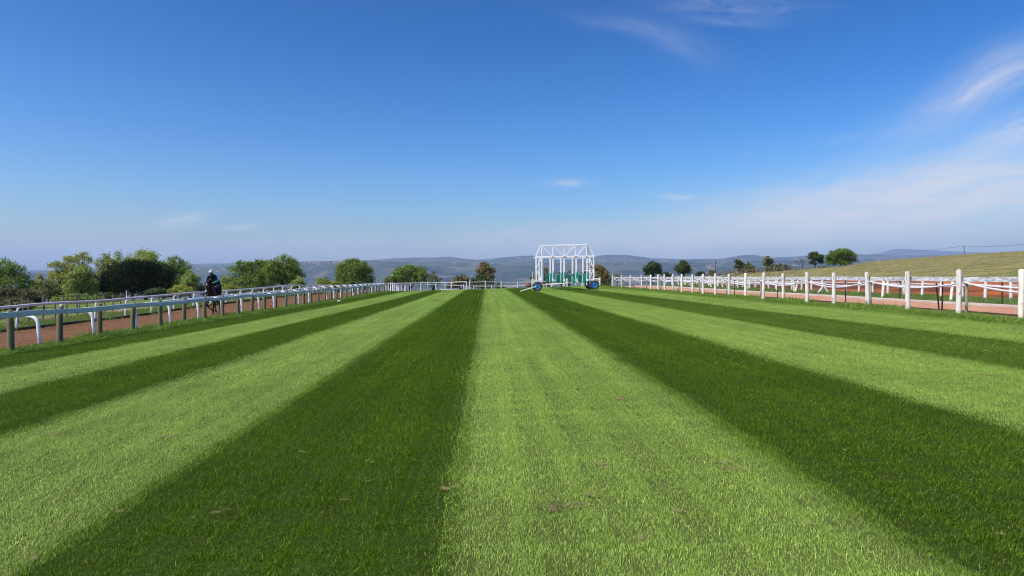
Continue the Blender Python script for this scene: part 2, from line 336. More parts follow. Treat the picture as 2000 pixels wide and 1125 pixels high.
STRIPES = [-12.35,-10.1,-7.62,-5.35,-2.68,-0.22,2.5,5.15,8.05,10.75]      # dark begins, dark ends, ...
def stripe_value(t, xs, soft=.06):  # mask for the band shading painted into the grass colour
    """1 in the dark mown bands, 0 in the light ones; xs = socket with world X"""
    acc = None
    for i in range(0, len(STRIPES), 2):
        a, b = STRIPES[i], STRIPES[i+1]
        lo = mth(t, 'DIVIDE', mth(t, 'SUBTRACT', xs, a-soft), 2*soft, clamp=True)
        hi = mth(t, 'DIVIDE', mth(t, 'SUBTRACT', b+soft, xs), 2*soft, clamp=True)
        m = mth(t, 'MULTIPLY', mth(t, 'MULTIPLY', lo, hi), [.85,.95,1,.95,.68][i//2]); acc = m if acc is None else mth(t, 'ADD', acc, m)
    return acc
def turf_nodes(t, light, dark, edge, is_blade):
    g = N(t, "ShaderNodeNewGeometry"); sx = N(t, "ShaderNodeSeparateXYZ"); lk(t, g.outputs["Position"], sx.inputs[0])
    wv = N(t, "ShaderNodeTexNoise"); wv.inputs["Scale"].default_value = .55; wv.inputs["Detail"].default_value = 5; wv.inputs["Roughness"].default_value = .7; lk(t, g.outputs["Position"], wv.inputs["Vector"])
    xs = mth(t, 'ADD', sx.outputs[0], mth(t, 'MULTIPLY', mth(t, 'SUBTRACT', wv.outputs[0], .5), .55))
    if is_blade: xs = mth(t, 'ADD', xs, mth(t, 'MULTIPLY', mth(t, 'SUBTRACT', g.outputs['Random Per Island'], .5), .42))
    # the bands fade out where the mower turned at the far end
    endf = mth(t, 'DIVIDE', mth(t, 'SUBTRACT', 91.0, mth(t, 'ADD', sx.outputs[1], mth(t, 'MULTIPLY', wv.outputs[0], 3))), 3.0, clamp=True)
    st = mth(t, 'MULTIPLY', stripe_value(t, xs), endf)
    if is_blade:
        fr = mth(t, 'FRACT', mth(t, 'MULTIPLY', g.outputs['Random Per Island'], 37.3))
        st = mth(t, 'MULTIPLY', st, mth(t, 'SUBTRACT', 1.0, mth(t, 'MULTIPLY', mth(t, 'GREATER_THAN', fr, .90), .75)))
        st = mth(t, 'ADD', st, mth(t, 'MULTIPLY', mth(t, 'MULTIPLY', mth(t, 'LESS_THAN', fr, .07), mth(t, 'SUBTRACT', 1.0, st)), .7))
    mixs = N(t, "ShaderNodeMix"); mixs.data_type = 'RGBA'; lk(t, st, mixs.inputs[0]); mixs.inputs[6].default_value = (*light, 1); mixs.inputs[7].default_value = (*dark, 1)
    # faint wheel tracks and patches along the mowing direction
    mp = N(t, "ShaderNodeMapping"); mp.inputs["Scale"].default_value = (1.7, .11, 1); lk(t, g.outputs["Position"], mp.inputs[0])
    n1 = N(t, "ShaderNodeTexNoise"); n1.inputs["Scale"].default_value = 1.0; n1.inputs["Detail"].default_value = 3; lk(t, mp.outputs[0], n1.inputs["Vector"])
    n2 = N(t, "ShaderNodeTexNoise"); n2.inputs["Scale"].default_value = .9; n2.inputs["Detail"].default_value = 6; n2.inputs["Roughness"].default_value = .65; lk(t, g.outputs["Position"], n2.inputs["Vector"])
    f = mth(t, 'ADD', mth(t, 'MULTIPLY', n1.outputs[0], .6), mth(t, 'MULTIPLY', n2.outputs[0], .75))
    f = mth(t, 'ADD', f, .325)
    h = N(t, "ShaderNodeHueSaturation"); lk(t, f, h.inputs["Value"]); lk(t, mixs.outputs[2], h.inputs["Color"])
    # worn strip in the right-hand side and dry patches
    n3 = N(t, "ShaderNodeTexNoise"); n3.inputs["Scale"].default_value = 1.4; n3.inputs["Detail"].default_value = 7; n3.inputs["Roughness"].default_value = .75; lk(t, g.outputs["Position"], n3.inputs["Vector"])
    wear = mth(t, 'DIVIDE', mth(t, 'SUBTRACT', sx.outputs[0], 8.5), 4.0, clamp=True)
    thr = mth(t, 'SUBTRACT', .735, mth(t, 'MULTIPLY', wear, .20))
    dry = mth(t, 'MULTIPLY', mth(t, 'SUBTRACT', n3.outputs[0], thr), 8, clamp=True)
    dm = N(t, "ShaderNodeMix"); dm.data_type = 'RGBA'; lk(t, mth(t, 'MULTIPLY', dry, .75), dm.inputs[0]); lk(t, h.outputs[0], dm.inputs[6]); dm.inputs[7].default_value = (.26,.20,.10,1)
    eg = mth(t, 'ADD', mth(t, 'DIVIDE', mth(t, 'SUBTRACT', sx.outputs[0], 13.1), .6, clamp=True), mth(t, 'DIVIDE', mth(t, 'SUBTRACT', -12.1, xs), .5, clamp=True), clamp=True)
    em = N(t, "ShaderNodeMix"); em.data_type = 'RGBA'; lk(t, mth(t, 'MULTIPLY', eg, .8), em.inputs[0]); lk(t, dm.outputs[2], em.inputs[6]); em.inputs[7].default_value = (*edge, 1)
    return em.outputs[2], g
LIGHT = (.236,.352,.062); DARK = (.104,.190,.004); EDGE = (.13,.24,.03)  # band tones painted in, standing for light off blades leaning either way
m = bpy.data.materials.new("mown_turf"); m.use_nodes = True; t = m.node_tree; b = t.nodes["Principled BSDF"]
c, g = turf_nodes(t, (.070,.095,.022), (.026,.045,.005), (.05,.08,.015), False)  # same lean shading painted into the sheet under the blades
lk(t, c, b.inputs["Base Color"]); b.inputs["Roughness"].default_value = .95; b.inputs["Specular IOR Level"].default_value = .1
bn = N(t, "ShaderNodeTexNoise"); bn.inputs["Scale"].default_value = 25; bn.inputs["Detail"].default_value = 4; lk(t, g.outputs["Position"], bn.inputs["Vector"])
bp = N(t, "ShaderNodeBump"); bp.inputs["Strength"].default_value = .5; bp.inputs["Distance"].default_value = .03; lk(t, bn.outputs[0], bp.inputs["Height"]); lk(t, bp.outputs[0], b.inputs["Normal"])
M['turf'] = m
m = bpy.data.materials.new("mown_blades"); m.use_nodes = True; t = m.node_tree; b = t.nodes["Principled BSDF"]
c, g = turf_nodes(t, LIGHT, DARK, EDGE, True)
rp = N(t, "ShaderNodeValToRGB"); lk(t, g.outputs["Random Per Island"], rp.inputs[0])
e = rp.color_ramp.elements; e[0].color = (.42,.55,.35,1); e[1].position = .9; e[1].color = (1.3,1.28,1.25,1)
ee = e.new(.955); ee.color = (2.1,1.55,2.2,1); ee = e.new(.5); ee.color = (.95,.98,.9,1)
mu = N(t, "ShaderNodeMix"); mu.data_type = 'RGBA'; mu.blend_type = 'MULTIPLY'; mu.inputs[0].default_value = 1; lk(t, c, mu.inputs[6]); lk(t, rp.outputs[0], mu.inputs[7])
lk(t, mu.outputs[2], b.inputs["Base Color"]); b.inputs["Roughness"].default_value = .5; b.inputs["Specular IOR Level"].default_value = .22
tr = N(t, "ShaderNodeBsdfTranslucent"); lk(t, mu.outputs[2], tr.inputs[0]); ms = N(t, "ShaderNodeMixShader"); ms.inputs[0].default_value = .3
lk(t, b.outputs[0], ms.inputs[1]); lk(t, tr.outputs[0], ms.inputs[2]); lk(t, ms.outputs[0], t.nodes["Material Output"].inputs[0])
M['blades'] = m
M['dirt'] = mat("brown_sand_track", (.170,.088,.040), .95, .1, (.105,.052,.025), .9, .35, .7, coords="World", bump=1.0, bscale=5.5, bdist=.12, col3=(.10,.045,.025), n3scale=5, n3lo=.60, n3hi=.72)
M['path'] = mat("pink_gravel_path", (.46,.245,.155), .95, .1, (.36,.18,.11), 1.1, .35, .7, coords="World", bump=.6, bscale=9, bdist=.05, col3=(.25,.12,.08), n3scale=4, n3lo=.62, n3hi=.75, stretch=(1.4,.5,1))
M['redtrack'] = mat("orange_red_soil", (.42,.125,.030), .95, .1, (.12,.045,.024), .11, .40, .54, coords="World", bump=1.0, bscale=3.0, bdist=.2, col3=(.11,.045,.025), n3scale=1.2, n3lo=.56, n3hi=.72, stretch=(1,.6,1))
M['ground'] = mat("rough_pasture", (.190,.190,.060), .95, .1, (.09,.11,.028), .30, .40, .60, coords="World", bump=.8, bscale=3.0, bdist=.12, col3=(.26,.20,.10), n3scale=1.5, n3lo=.48, n3hi=.62, stretch=(.45,1.6,1))
# hillside straw colour only right of the red track, green strip by the path, red bare soil left of the dirt track
t = M['ground'].node_tree; b = t.nodes["Principled BSDF"]; srcc = b.inputs["Base Color"].links[0].from_socket
gg = N(t, "ShaderNodeNewGeometry"); sx = N(t, "ShaderNodeSeparateXYZ"); lk(t, gg.outputs["Position"], sx.inputs[0])
def zone(t, s, a, b2, soft): return mth(t, 'MULTIPLY', mth(t, 'DIVIDE', mth(t, 'SUBTRACT', s, a), soft, clamp=True), mth(t, 'DIVIDE', mth(t, 'SUBTRACT', b2, s), soft, clamp=True))
nzz = N(t, "ShaderNodeTexNoise"); nzz.inputs["Scale"].default_value = .7; nzz.inputs["Detail"].default_value = 5; lk(t, gg.outputs["Position"], nzz.inputs["Vector"])
xw = mth(t, 'ADD', sx.outputs[0], mth(t, 'MULTIPLY', mth(t, 'SUBTRACT', nzz.outputs[0], .5), 1.6))
def over(t, src, fac, col):
    mm = N(t, "ShaderNodeMix"); mm.data_type = 'RGBA'; lk(t, fac, mm.inputs[0]); lk(t, src, mm.inputs[6]); mm.inputs[7].default_value = (*col, 1); return mm.outputs[2]
o = over(t, srcc, mth(t, 'MULTIPLY', zone(t, xw, -60, -20.4, .8), .8), (.085,.15,.022))
o = over(t, o, mth(t, 'MULTIPLY', zone(t, xw, -26, -20.3, .8), mth(t, 'DIVIDE', mth(t, 'SUBTRACT', nzz.outputs[0], .47), .1, clamp=True)), (.25,.15,.11))
o = over(t, o, mth(t, 'MULTIPLY', zone(t, xw, 20.2, 26.2, .3), .9), (.11,.19,.03))
o = over(t, o, mth(t, 'MULTIPLY', zone(t, xw, 14.6, 16.1, .25), .9), (.24,.16,.09))
lk(t, o, b.inputs["Base Color"])
t = M['dirt'].node_tree; b = t.nodes["Principled BSDF"]; src_ = b.inputs["Base Color"].links[0].from_socket
gg = N(t, "ShaderNodeNewGeometry"); mp = N(t, "ShaderNodeMapping"); mp.inputs["Scale"].default_value = (5.5,.25,1); lk(t, gg.outputs["Position"], mp.inputs[0])
nz = N(t, "ShaderNodeTexNoise"); nz.inputs["Scale"].default_value = 1.0; nz.inputs["Detail"].default_value = 4; lk(t, mp.outputs[0], nz.inputs["Vector"])
hs = N(t, "ShaderNodeHueSaturation"); lk(t, mth(t, 'ADD', mth(t, 'MULTIPLY', nz.outputs[0], .9), .55), hs.inputs["Value"]); lk(t, src_, hs.inputs["Color"]); lk(t, hs.outputs[0], b.inputs["Base Color"])
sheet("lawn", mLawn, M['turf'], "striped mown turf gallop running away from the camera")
sheet("dirt_track", mTrack, M['dirt'], "brown sand training track beside the lawn")
sheet("gravel_path", mPath, M['path'], "pinkish gravel path behind the white post fence")
sheet("red_track", mRed, M['redtrack'], "orange red soil track below the dry hillside")
sheet("ground", mRest, M['ground'], "rough grass pasture and dry hillside")

# low kerbs along path and track
def strip_tube(name, x, ys, w_, h_, material, label, cat, wob=0.0):
    mb = MB(); pts = []
    vs = []
    for y in ys:
        xx = x+wob*math.sin(y*.7)+wob*.6*math.sin(y*2.3); z = H(xx, y)
        vs += [(xx-w_/2, y, z-.05), (xx-w_/2+.01, y, z+h_), (xx+w_/2-.01, y, z+h_+.003), (xx+w_/2, y, z-.05)]
    fs = []
    for i in range(len(ys)-1):
        a = i*4; 
        for k in range(3): fs.append((a+k, a+k+4, a+k+5, a+k+1))
    fs += [(0,1,2,3), (len(vs)-1, len(vs)-2, len(vs)-3, len(vs)-4)]
    mb.add(vs, fs); return tag(mb.build(name, material), label, cat)
ysk = np.arange(2, 90, 1.0)
strip_tube("path_kerb", 19.8, ysk, .85, .06, M['concrete'], "pale concrete kerb along the far side of the pink path", "kerb", .03)
strip_tube("path_edging", 15.95, ysk, .08, .07, M['darkedge'], "dark timber edging along the near side of the pink path", "edging", .02)
strip_tube("track_edging", -19.3, np.arange(2, 84, 1.0), .10, .11, M['darkedge'], "dark timber edging along the far side of the brown track", "edging", .03)

# ------------------------------------------------------------------ distant hills
def prof(pts):
    a = np.array(pts, float); return a[:, 0], a[:, 1]
NR = prof([(-700,534),(-300,530),(0,531),(200,528),(365,523),(470,519),(520,515),(580,511),(700,508.5),(760,511),(900,513),(1000,514),(1045,512),(1100,513),(1200,511),(1300,513),(1400,512),(1500,509),(1600,508),(1700,508),(2000,509),(2400,512),(3000,510)])
FR = prof([(-700,527),(0,529),(60,527.5),(90,527.5),(200,523),(365,515.5),(470,514),(580,513),(700,511),(735,507),(770,504),(820,503),(880,501.5),(905,505),(930,507),(960,505),(1000,501),(1043,499),(1050,503.5),(1090,506.5),(1150,504.5),(1165,500.5),(1180,498.3),(1225,497.5),(1250,501),(1280,505),(1345,506),(1400,505.5),(1425,503),(1445,499.5),(1467,497.5),(1485,499.5),(1505,503),(1550,500.5),(1600,498),(1700,499),(2000,500),(3000,500)])
MR = prof([(-700,540),(1550,520),(1640,500),(1700,496.5),(1722,493),(1745,486.6),(1775,486.8),(1800,488),(1850,490.5),(1900,492.5),(2000,495),(2200,492),(2600,500),(3000,505)])
def vnoise(x, y, seed=0):
    xi = np.floor(x).astype(int); yi = np.floor(y).astype(int); fx = x-xi; fy = y-yi
    fx = fx*fx*(3-2*fx); fy = fy*fy*(3-2*fy)
    def h(a, b):
        n = (a*374761393+b*668265263+seed*1442695)&0x7fffffff; n = (n^(n>>13))*1274126177&0x7fffffff; return ((n^(n>>16))&0xffff)/65535.0
    return (h(xi,yi)*(1-fx)+h(xi+1,yi)*fx)*(1-fy)+(h(xi,yi+1)*(1-fx)+h(xi+1,yi+1)*fx)*fy
def fbm(x, y, o=5, seed=0):
    a = 0; s = .5
    for i in range(o): a = a+s*vnoise(x*2**i, y*2**i, seed+i); s *= .5
    return a
def Hfar(X, Y):
    px = 950+FP*X/Y
    zn = (541-np.interp(px, *NR))/FP*5200; zf = (541-np.interp(px, *FR))/FP*8500; zm = (541-np.interp(px, *MR))/FP*13000
    yk = [900, 2200, 3000, 3850, 4600, 5200, 6200, 8500, 10500, 13000, 15000]
    zk = [0*zn-262, 0*zn-262, -160+0*zn, -88+0*zn, zn*.45-12, zn, np.minimum(zn*6200/5200*.75, zf*.5)-20, zf, zf*.3, zm, zm*.6]
    z = np.full_like(X, -262.0)
    for i in range(len(yk)-1):
        m_ = (Y >= yk[i]) & (Y <= yk[i+1]); t_ = (Y-yk[i])/(yk[i+1]-yk[i])
        if i not in (2, 3, 4): t_ = t_*t_*(3-2*t_)
        z = np.where(m_, zk[i]*(1-t_)+zk[i+1]*t_, z)
    amp = 80*smooth(2300, 3500, Y)*(1-smooth(4450, 5150, Y)*.9)+ 50*smooth(5500, 6500, Y)*(1-smooth(7600, 8450, Y))+ 40*smooth(9000, 10000, Y)*(1-smooth(11500, 12900, Y))
    n_ = fbm(X/900.0+50, Y/1500.0+20, 6, 3); r_ = 1-np.abs(2*fbm(X/620.0+9, Y/1400.0+77, 5, 11)-1)*1.6
    return z+amp*((n_-.5)*1.4+(r_-.75)*.9)+EYE
us = np.linspace(-1.35, 1.45, 620); ys_ = np.concatenate([np.linspace(2000, 5500, 130), np.linspace(5550, 8700, 60), np.linspace(8800, 14900, 50)])
UU, YV = np.meshgrid(us, ys_); XV = UU*YV; ZV = Hfar(XV, YV)
ii = np.arange(UU.size).reshape(UU.shape); q = np.stack([ii[:-1,:-1], ii[:-1,1:], ii[1:,1:], ii[1:,:-1]], -1).reshape(-1, 4)
M['hills'] = mat("bush_and_pasture_hills", (.045,.060,.040), .95, .05, (.005,.018,.018), .0022, .44, .56, coords="World", detail=9, nrough=.68, col3=(.12,.10,.08), n3scale=.008, n3lo=.54, n3hi=.68, stretch=(1,.7,2.5), bump=1.0, bscale=.006, bdist=30)
tag(link_mesh("hills", np_mesh("hills", np.stack([XV.ravel(), YV.ravel(), ZV.ravel()], 1), q, True), M['hills']), "hazy blue valley hills along the horizon", None, None, "structure")
# ------------------------------------------------------------------ haze
hb = MB(); hb.box((-22000, -17000, -264), (22000, 15200, 585))
hz = bpy.data.materials.new("haze_air"); hz.use_nodes = True; t = hz.node_tree
for n in list(t.nodes): t.nodes.remove(n)
pv = N(t, "ShaderNodeVolumePrincipled"); pv.inputs["Color"].default_value = (.52,.69,.97,1); pv.inputs["Density"].default_value = 8e-5; pv.inputs["Anisotropy"].default_value = .1
oo = N(t, "ShaderNodeOutputMaterial"); lk(t, pv.outputs[0], oo.inputs["Volume"])
tag(hb.build("haze", hz), "pale blue valley haze", None, None, "stuff")

# far houses
def house_mesh(w_, d_, h_):
    a = MB(); a.box((-w_/2,-d_/2,-3), (w_/2,d_/2,h_)); b_ = MB()
    e_ = .5; b_.add([(-w_/2-e_,-d_/2-e_,h_+.01),(w_/2+e_,-d_/2-e_,h_+.01),(w_/2+e_,d_/2+e_,h_+.01),(-w_/2-e_,d_/2+e_,h_+.01),(-w_/2-e_,0,h_+d_*.32),(w_/2+e_,0,h_+d_*.32)], [(0,1,5,4),(2,3,4,5),(1,2,5),(3,0,4),(3,2,1,0)])
    return a.mesh("far_house_wall"), b_.mesh("far_house_roof")
HM = [house_mesh(*s_) for s_ in ((9,6,3),(13,7,4),(7,6,3),(18,8,4))]
for a_, b_ in HM: a_.materials.append(M['housewall']); b_.materials.append(M['houseroof'])
def cast_hill(px, py):
    Y_ = np.linspace(2500, 8700, 3000); X_ = (px-950)/FP*Y_; z_ = Hfar(X_, Y_)-EYE; line = (541-py)/FP*Y_
    k = np.nonzero(z_ > line)[0]
    if len(k) == 0: return None
    return X_[k[0]], Y_[k[0]], z_[k[0]]+EYE
clusters = [((383,470),(523,531),16,"tiny pale house on the hill behind the horse rider"),((590,665),(512,518),16,"tiny white house on the ridge between the two tree groups"),
            ((720,722),(510,511),1,"lone bright speck of a house above the pointed round tree"),((878,975),(511,516),12,"tiny white house on the hill above the dark conifer"),
            ((1165,1235),(508,516),7,"tiny white house on the hill just right of the starting gate"),((1270,1300),(509,522),5,"tiny white house above the first dark round tree"),
            ((1345,1425),(512,524),16,"tiny pale house on the hill above the steel stakes"),((1430,1560),(512,520),7,"tiny house on the hill left of the bare tree")]
for (x0,x1),(y0,y1),n_,lab in clusters:
    for k in range(n_):
        h_ = cast_hill(random.uniform(x0, x1), random.uniform(y0, y1))
        if h_ is None: continue
        r_ = empty("farmhouse", h_, random.uniform(-.5, .5)); wm, rm = random.choice(HM)
        link_mesh("wall", wm, None, r_); link_mesh("roof", rm, None, r_); r_.scale = (.8,)*3
        tag(r_, lab, "house", lab.replace("tiny", "tiny far", 1)+" group")

# ------------------------------------------------------------------ grass blades
def blades(n, size, hmin, hmax, wid, lean, leansd, seed, rnd=False):
    r = np.random.default_rng(seed)
    bx = (r.random(n)-.5)*size; by = (r.random(n)-.5)*size
    h = r.uniform(hmin, hmax, n)*(1+.3*r.standard_normal(n)).clip(.5, 1.7); w_ = wid*r.uniform(.7, 1.3, n)
    la = lean+leansd*r.standard_normal(n)       # lean angle along +Y
    ls = .45*r.standard_normal(n)
    if rnd: th = r.uniform(0, 2*np.pi, n)
    else: th = np.zeros(n)
    fa = r.uniform(0, np.pi, n) if rnd else r.normal(0, .9, n)
    cl_ = fbm(bx*9+seed, by*9, 3, seed); h = h*(.68+.75*cl_)
    ux, uy = np.cos(fa)*w_/2, np.sin(fa)*w_/2
    def pt(fr, bend):
        dy = np.sin(la*bend)*h*fr; dz = np.cos(la*bend)*h*fr; dx = np.sin(ls)*h*fr*bend
        X = dx*np.cos(th)-dy*np.sin(th); Yy = dx*np.sin(th)+dy*np.cos(th)
        return bx+X, by+Yy, np.abs(dz)
    x0,y0,z0 = bx, by, np.full(n, -.01); x1,y1,z1 = pt(.55, .6); x2,y2,z2 = pt(1.0, 1.15)
    V = np.stack([np.stack([x0-ux,y0-uy,z0],1), np.stack([x0+ux,y0+uy,z0],1), np.stack([x1+ux*.8,y1+uy*.8,z1],1), np.stack([x1-ux*.8,y1-uy*.8,z1],1), np.stack([x2,y2,z2],1)], 1).reshape(-1, 3)
    b5 = (np.arange(n)*5)[:, None]
    F = np.concatenate([b5+np.array([[0,1,2]]), b5+np.array([[0,2,3]]), b5+np.array([[3,2,4]])], 0)
    return V, F
def scatter(name, label, tiles, pts, idxs, rots, scls):
    """one geometry-nodes object instancing grass tiles on points"""
    colx = bpy.data.collections.new(name+"_tiles")
    for i, (V, F, mats, mi) in enumerate(tiles):
        me = np_mesh("tile%02d_%s" % (i, name), V, F); 
        for mm in mats: me.materials.append(mm)
        if mi is not None: me.polygons.foreach_set("material_index", mi)
        o = bpy.data.objects.new("tile%02d_%s" % (i, name), me); colx.objects.link(o)
    me = bpy.data.meshes.new(name); me.vertices.add(len(pts)); me.vertices.foreach_set("co", np.asarray(pts, np.float32).ravel())
    a = me.attributes.new("tile", 'INT', 'POINT'); a.data.foreach_set("value", np.asarray(idxs, np.int32))
    a = me.attributes.new("rot", 'FLOAT_VECTOR', 'POINT'); a.data.foreach_set("vector", np.asarray(rots, np.float32).ravel())
    a = me.attributes.new("scl", 'FLOAT', 'POINT'); a.data.foreach_set("value", np.asarray(scls, np.float32))
    ob = bpy.data.objects.new(name, me); COL.objects.link(ob)
    for mm in tiles[0][2]: me.materials.append(mm)
    ng = bpy.data.node_groups.new(name+"_scatter", 'GeometryNodeTree')
    ng.interface.new_socket("Geometry", in_out='INPUT', socket_type='NodeSocketGeometry'); ng.interface.new_socket("Geometry", in_out='OUTPUT', socket_type='NodeSocketGeometry')
    gi = ng.nodes.new("NodeGroupInput"); go = ng.nodes.new("NodeGroupOutput")
    ci = ng.nodes.new("GeometryNodeCollectionInfo"); ci.inputs[0].default_value = colx; ci.inputs[1].default_value = True; ci.inputs[2].default_value = True
    ip = ng.nodes.new("GeometryNodeInstanceOnPoints"); ip.inputs["Pick Instance"].default_value = True
    def na(dt, nm):
        n_ = ng.nodes.new("GeometryNodeInputNamedAttribute"); n_.data_type = dt; n_.inputs[0].default_value = nm; return n_.outputs[0]
    er = ng.nodes.new("FunctionNodeEulerToRotation"); ng.links.new(na('FLOAT_VECTOR', 'rot'), er.inputs[0])
    ng.links.new(gi.outputs[0], ip.inputs["Points"]); ng.links.new(ci.outputs[0], ip.inputs["Instance"]); ng.links.new(na('INT', 'tile'), ip.inputs["Instance Index"])
    ng.links.new(er.outputs[0], ip.inputs["Rotation"]); ng.links.new(na('FLOAT', 'scl'), ip.inputs["Scale"])
    ng.links.new(ip.outputs[0], go.inputs[0])
    md = ob.modifiers.new("scatter", 'NODES'); md.node_group = ng
    return tag(ob, label, None, None, "stuff")
BL = [M['blades']]
tiles = []
for lod, (n_, size, h0, h1, wd) in enumerate([(2700,.58,.017,.034,.0034),(1300,.60,.019,.036,.0058),(170,.68,.028,.05,.018)]):
    for st in (0, 1):
        for k in range(3):
            V, F = blades(n_, size, h0, h1, wd, .80 if st == 0 else -.50, .5, 100+lod*10+st*4+k)
            tiles.append((V, F, BL, None))
def in_dark(x):
    for i in range(0, len(STRIPES), 2):
        if STRIPES[i] < x < STRIPES[i+1]: return 1
    return 0
pts, idxs, rots, scls = [], [], [], []
slope = math.atan(.0287)
EDGES = [LX0+.1]+STRIPES[1:]+[LX1-.1]
def fill(y0, y1, step, lod):
    y = y0
    while y < y1:
        xl = max(-.78*y-2.0, LX0+.1); xr = min(.86*y+2.0, LX1-.1)
        for a_, b_ in zip(EDGES, EDGES[1:]):
            nc = max(1, int(math.ceil((b_-a_)/step))); w1 = (b_-a_)/nc
            for c_ in range(nc):
                x = a_+(c_+.5)*w1
                if x < xl or x > xr: continue
                jx = x+random.uniform(-.03, .03)*step; jy = y+random.uniform(-.08, .08)*step
                if not (jy > 84 and jx < 5 and math.hypot((jx-5)/17.5, (jy-84)/11.0) > 1):
                    pts.append((jx, jy, H0(jx, jy)-.003)); idxs.append(lod*6+in_dark(x)*3+random.randrange(3))
                    rots.append((0, -slope, random.gauss(0, .05))); scls.append(random.uniform(.95, 1.12))
        y += step
def H0(x, y): return EYE+float(base_h(x, y))
fill(3.3, 11.5, .5, 0); fill(11.5, 30, .52, 1); fill(30, 93, .58, 2)
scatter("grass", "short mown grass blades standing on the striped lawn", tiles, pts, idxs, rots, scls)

# rough longer grass on verges, weeds with yellow flowers
M['tuft'] = leaf_mat("verge_blades", (.10,.19,.02), (.26,.38,.05), trans=.35)
M['weed'] = leaf_mat("weed_blades", (.09,.17,.03), (.20,.27,.07), trans=.3)
M['straw'] = leaf_mat("straw_blades", (.22,.18,.08), (.40,.33,.16), trans=.2)
M['flower'] = mat("yellow_flower", (.80,.52,.01), .6, .2)
vt = []
for k in range(3):
    V, F = blades(260, .55, .06, .12, .012, .3, .45, 300+k, True); vt.append((V, F, [M['tuft'], M['flower']], None))
for k in range(3):
    V, F = blades(240, 1.0, .10, .22, .02, .25, .4, 320+k, True)
    n_ = len(F)//3; mi = np.zeros(len(F), int); fl = rng.random(n_) < .0; vt.append((V, F, [M['weed'], M['flower']], mi))
r3 = np.random.default_rng(5)
for k in range(2):     # weeds topped with yellow flower heads
    V, F = blades(180, 1.0, .08, .2, .02, .2, .4, 340+k, True); fv = []; ff = []
    for j in range(7):
        x, y = r3.uniform(-.5, .5, 2); z = r3.uniform(.10, .24); s_ = .022
        b0 = len(V)+len(fv); fv += [(x-s_,y-s_*.3,z-s_), (x+s_,y+s_*.3,z-s_*.6), (x+s_*.2,y-s_,z+s_), (x-s_*.2,y+s_*1.2,z+s_*.4)]; ff += [(b0,b0+1,b0+2),(b0,b0+2,b0+3)]
    V = np.concatenate([V, np.array(fv)]); mi = np.concatenate([np.zeros(len(F), int), np.ones(len(ff), int)]); F = np.concatenate([F, np.array(ff)])
    vt.append((V, F, [M['weed'], M['flower']], mi))
for k in range(2):
    V, F = blades(200, .7, .03, .08, .014, .3, .5, 360+k, True); vt.append((V, F, [M['straw'], M['flower']], None))
nb = 170; a_ = r3.uniform(0, np.pi, nb); c_ = r3.normal(0, .36, (nb, 2))*np.array([1.2,.8]); l_ = r3.uniform(.10, .32, nb); ww = .018
dx, dy = np.cos(a_)*l_/2, np.sin(a_)*l_/2; z_ = r3.uniform(0, .10, nb); z2 = z_+r3.uniform(-.03, .07, nb)
V = np.stack([np.stack([c_[:,0]-dx, c_[:,1]-dy, z_],1), np.stack([c_[:,0]+dx, c_[:,1]+dy, z2],1), np.stack([c_[:,0]+dx-dy*ww*8, c_[:,1]+dy+dx*ww*8, z2+.01],1), np.stack([c_[:,0]-dx-dy*ww*8, c_[:,1]-dy+dx*ww*8, z_+.01],1)], 1).reshape(-1, 3)
b4 = (np.arange(nb)*4)[:, None]; M['clip'] = leaf_mat("dry_clipping_blades", (.15,.13,.045), (.34,.30,.14), trans=.1)
vt.append((V, np.concatenate([b4+np.array([[0,1,2]]), b4+np.array([[0,2,3]])]), [M['clip'], M['flower']], None))
pts, idxs, rots, scls = [], [], [], []
def strew(n_, x0, x1, y0, y1, sel, s0, s1, edge=False, keep=None):
    xs = rng.uniform(x0, x1, n_); ys2 = rng.uniform(y0, y1, n_)
    if keep is not None:
        k_ = keep(xs, ys2); xs, ys2 = xs[k_], ys2[k_]
    zs = Hn(xs, ys2)
    for x, y, z in zip(xs, ys2, zs):
        pts.append((x, y, z-.01)); idxs.append(random.choice(sel)); rots.append((0, 0, random.uniform(0, 6.28))); scls.append(random.uniform(s0, s1))
clump = lambda xs, ys2: fbm(xs*.6, ys2*.6, 3, 5) > .40
strew(1500, -12.95, -12.25, 10, 90, [0,1,2], .5, 1.05)
strew(800, -12.95, -12.45, 10, 88, [0,1,2], .9, 1.8, keep=clump)
strew(800, 14.0, 14.8, 12, 90, [0,1,2], .4, .9)
strew(420, 13.9, 14.85, 12, 90, [0,1,2], .8, 1.4, keep=clump)
strew(150, 14.7, 15.2, 12, 90, [0,1,2], 1.2, 2.0, keep=lambda a, b: fbm(a*.5, b*.5, 3, 15) > .48)
strew(1500, 14.85, 15.95, 12, 70, [8,9,8,9,0], .5, .9, keep=lambda a, b: fbm(a*.8, b*.8, 3, 8) > .40)
strew(900, -21.8, -19.45, 20, 84, [3,4,5,3,4,6,8], .55, 1.0)
strew(350, -24.5, -21.0, 20, 80, [3,4,6,8], .4, .9, keep=clump)
strew(1500, 20.4, 25.5, 15, 84, [3,4,5], .45, .9)
strew(2600, 41.5, 100, 40, 150, [8,9], .6, 1.8, keep=lambda a, b: fbm(a*.12, b*.3, 4, 8) > .47)
CL = [(1105,993,.24),(1120,763,.2),(1175,912,.16),(1440,917,.2),(870,955,.14),(440,1000,.12),(1143,970,.13),(1222,780,.2),(322,855,.18),(100,848,.2),(1085,1000,.15),(1125,985,.16),(1605,640,.3),(1920,735,.25),(600,885,.12),(1330,1000,.1),(1410,905,.12)]
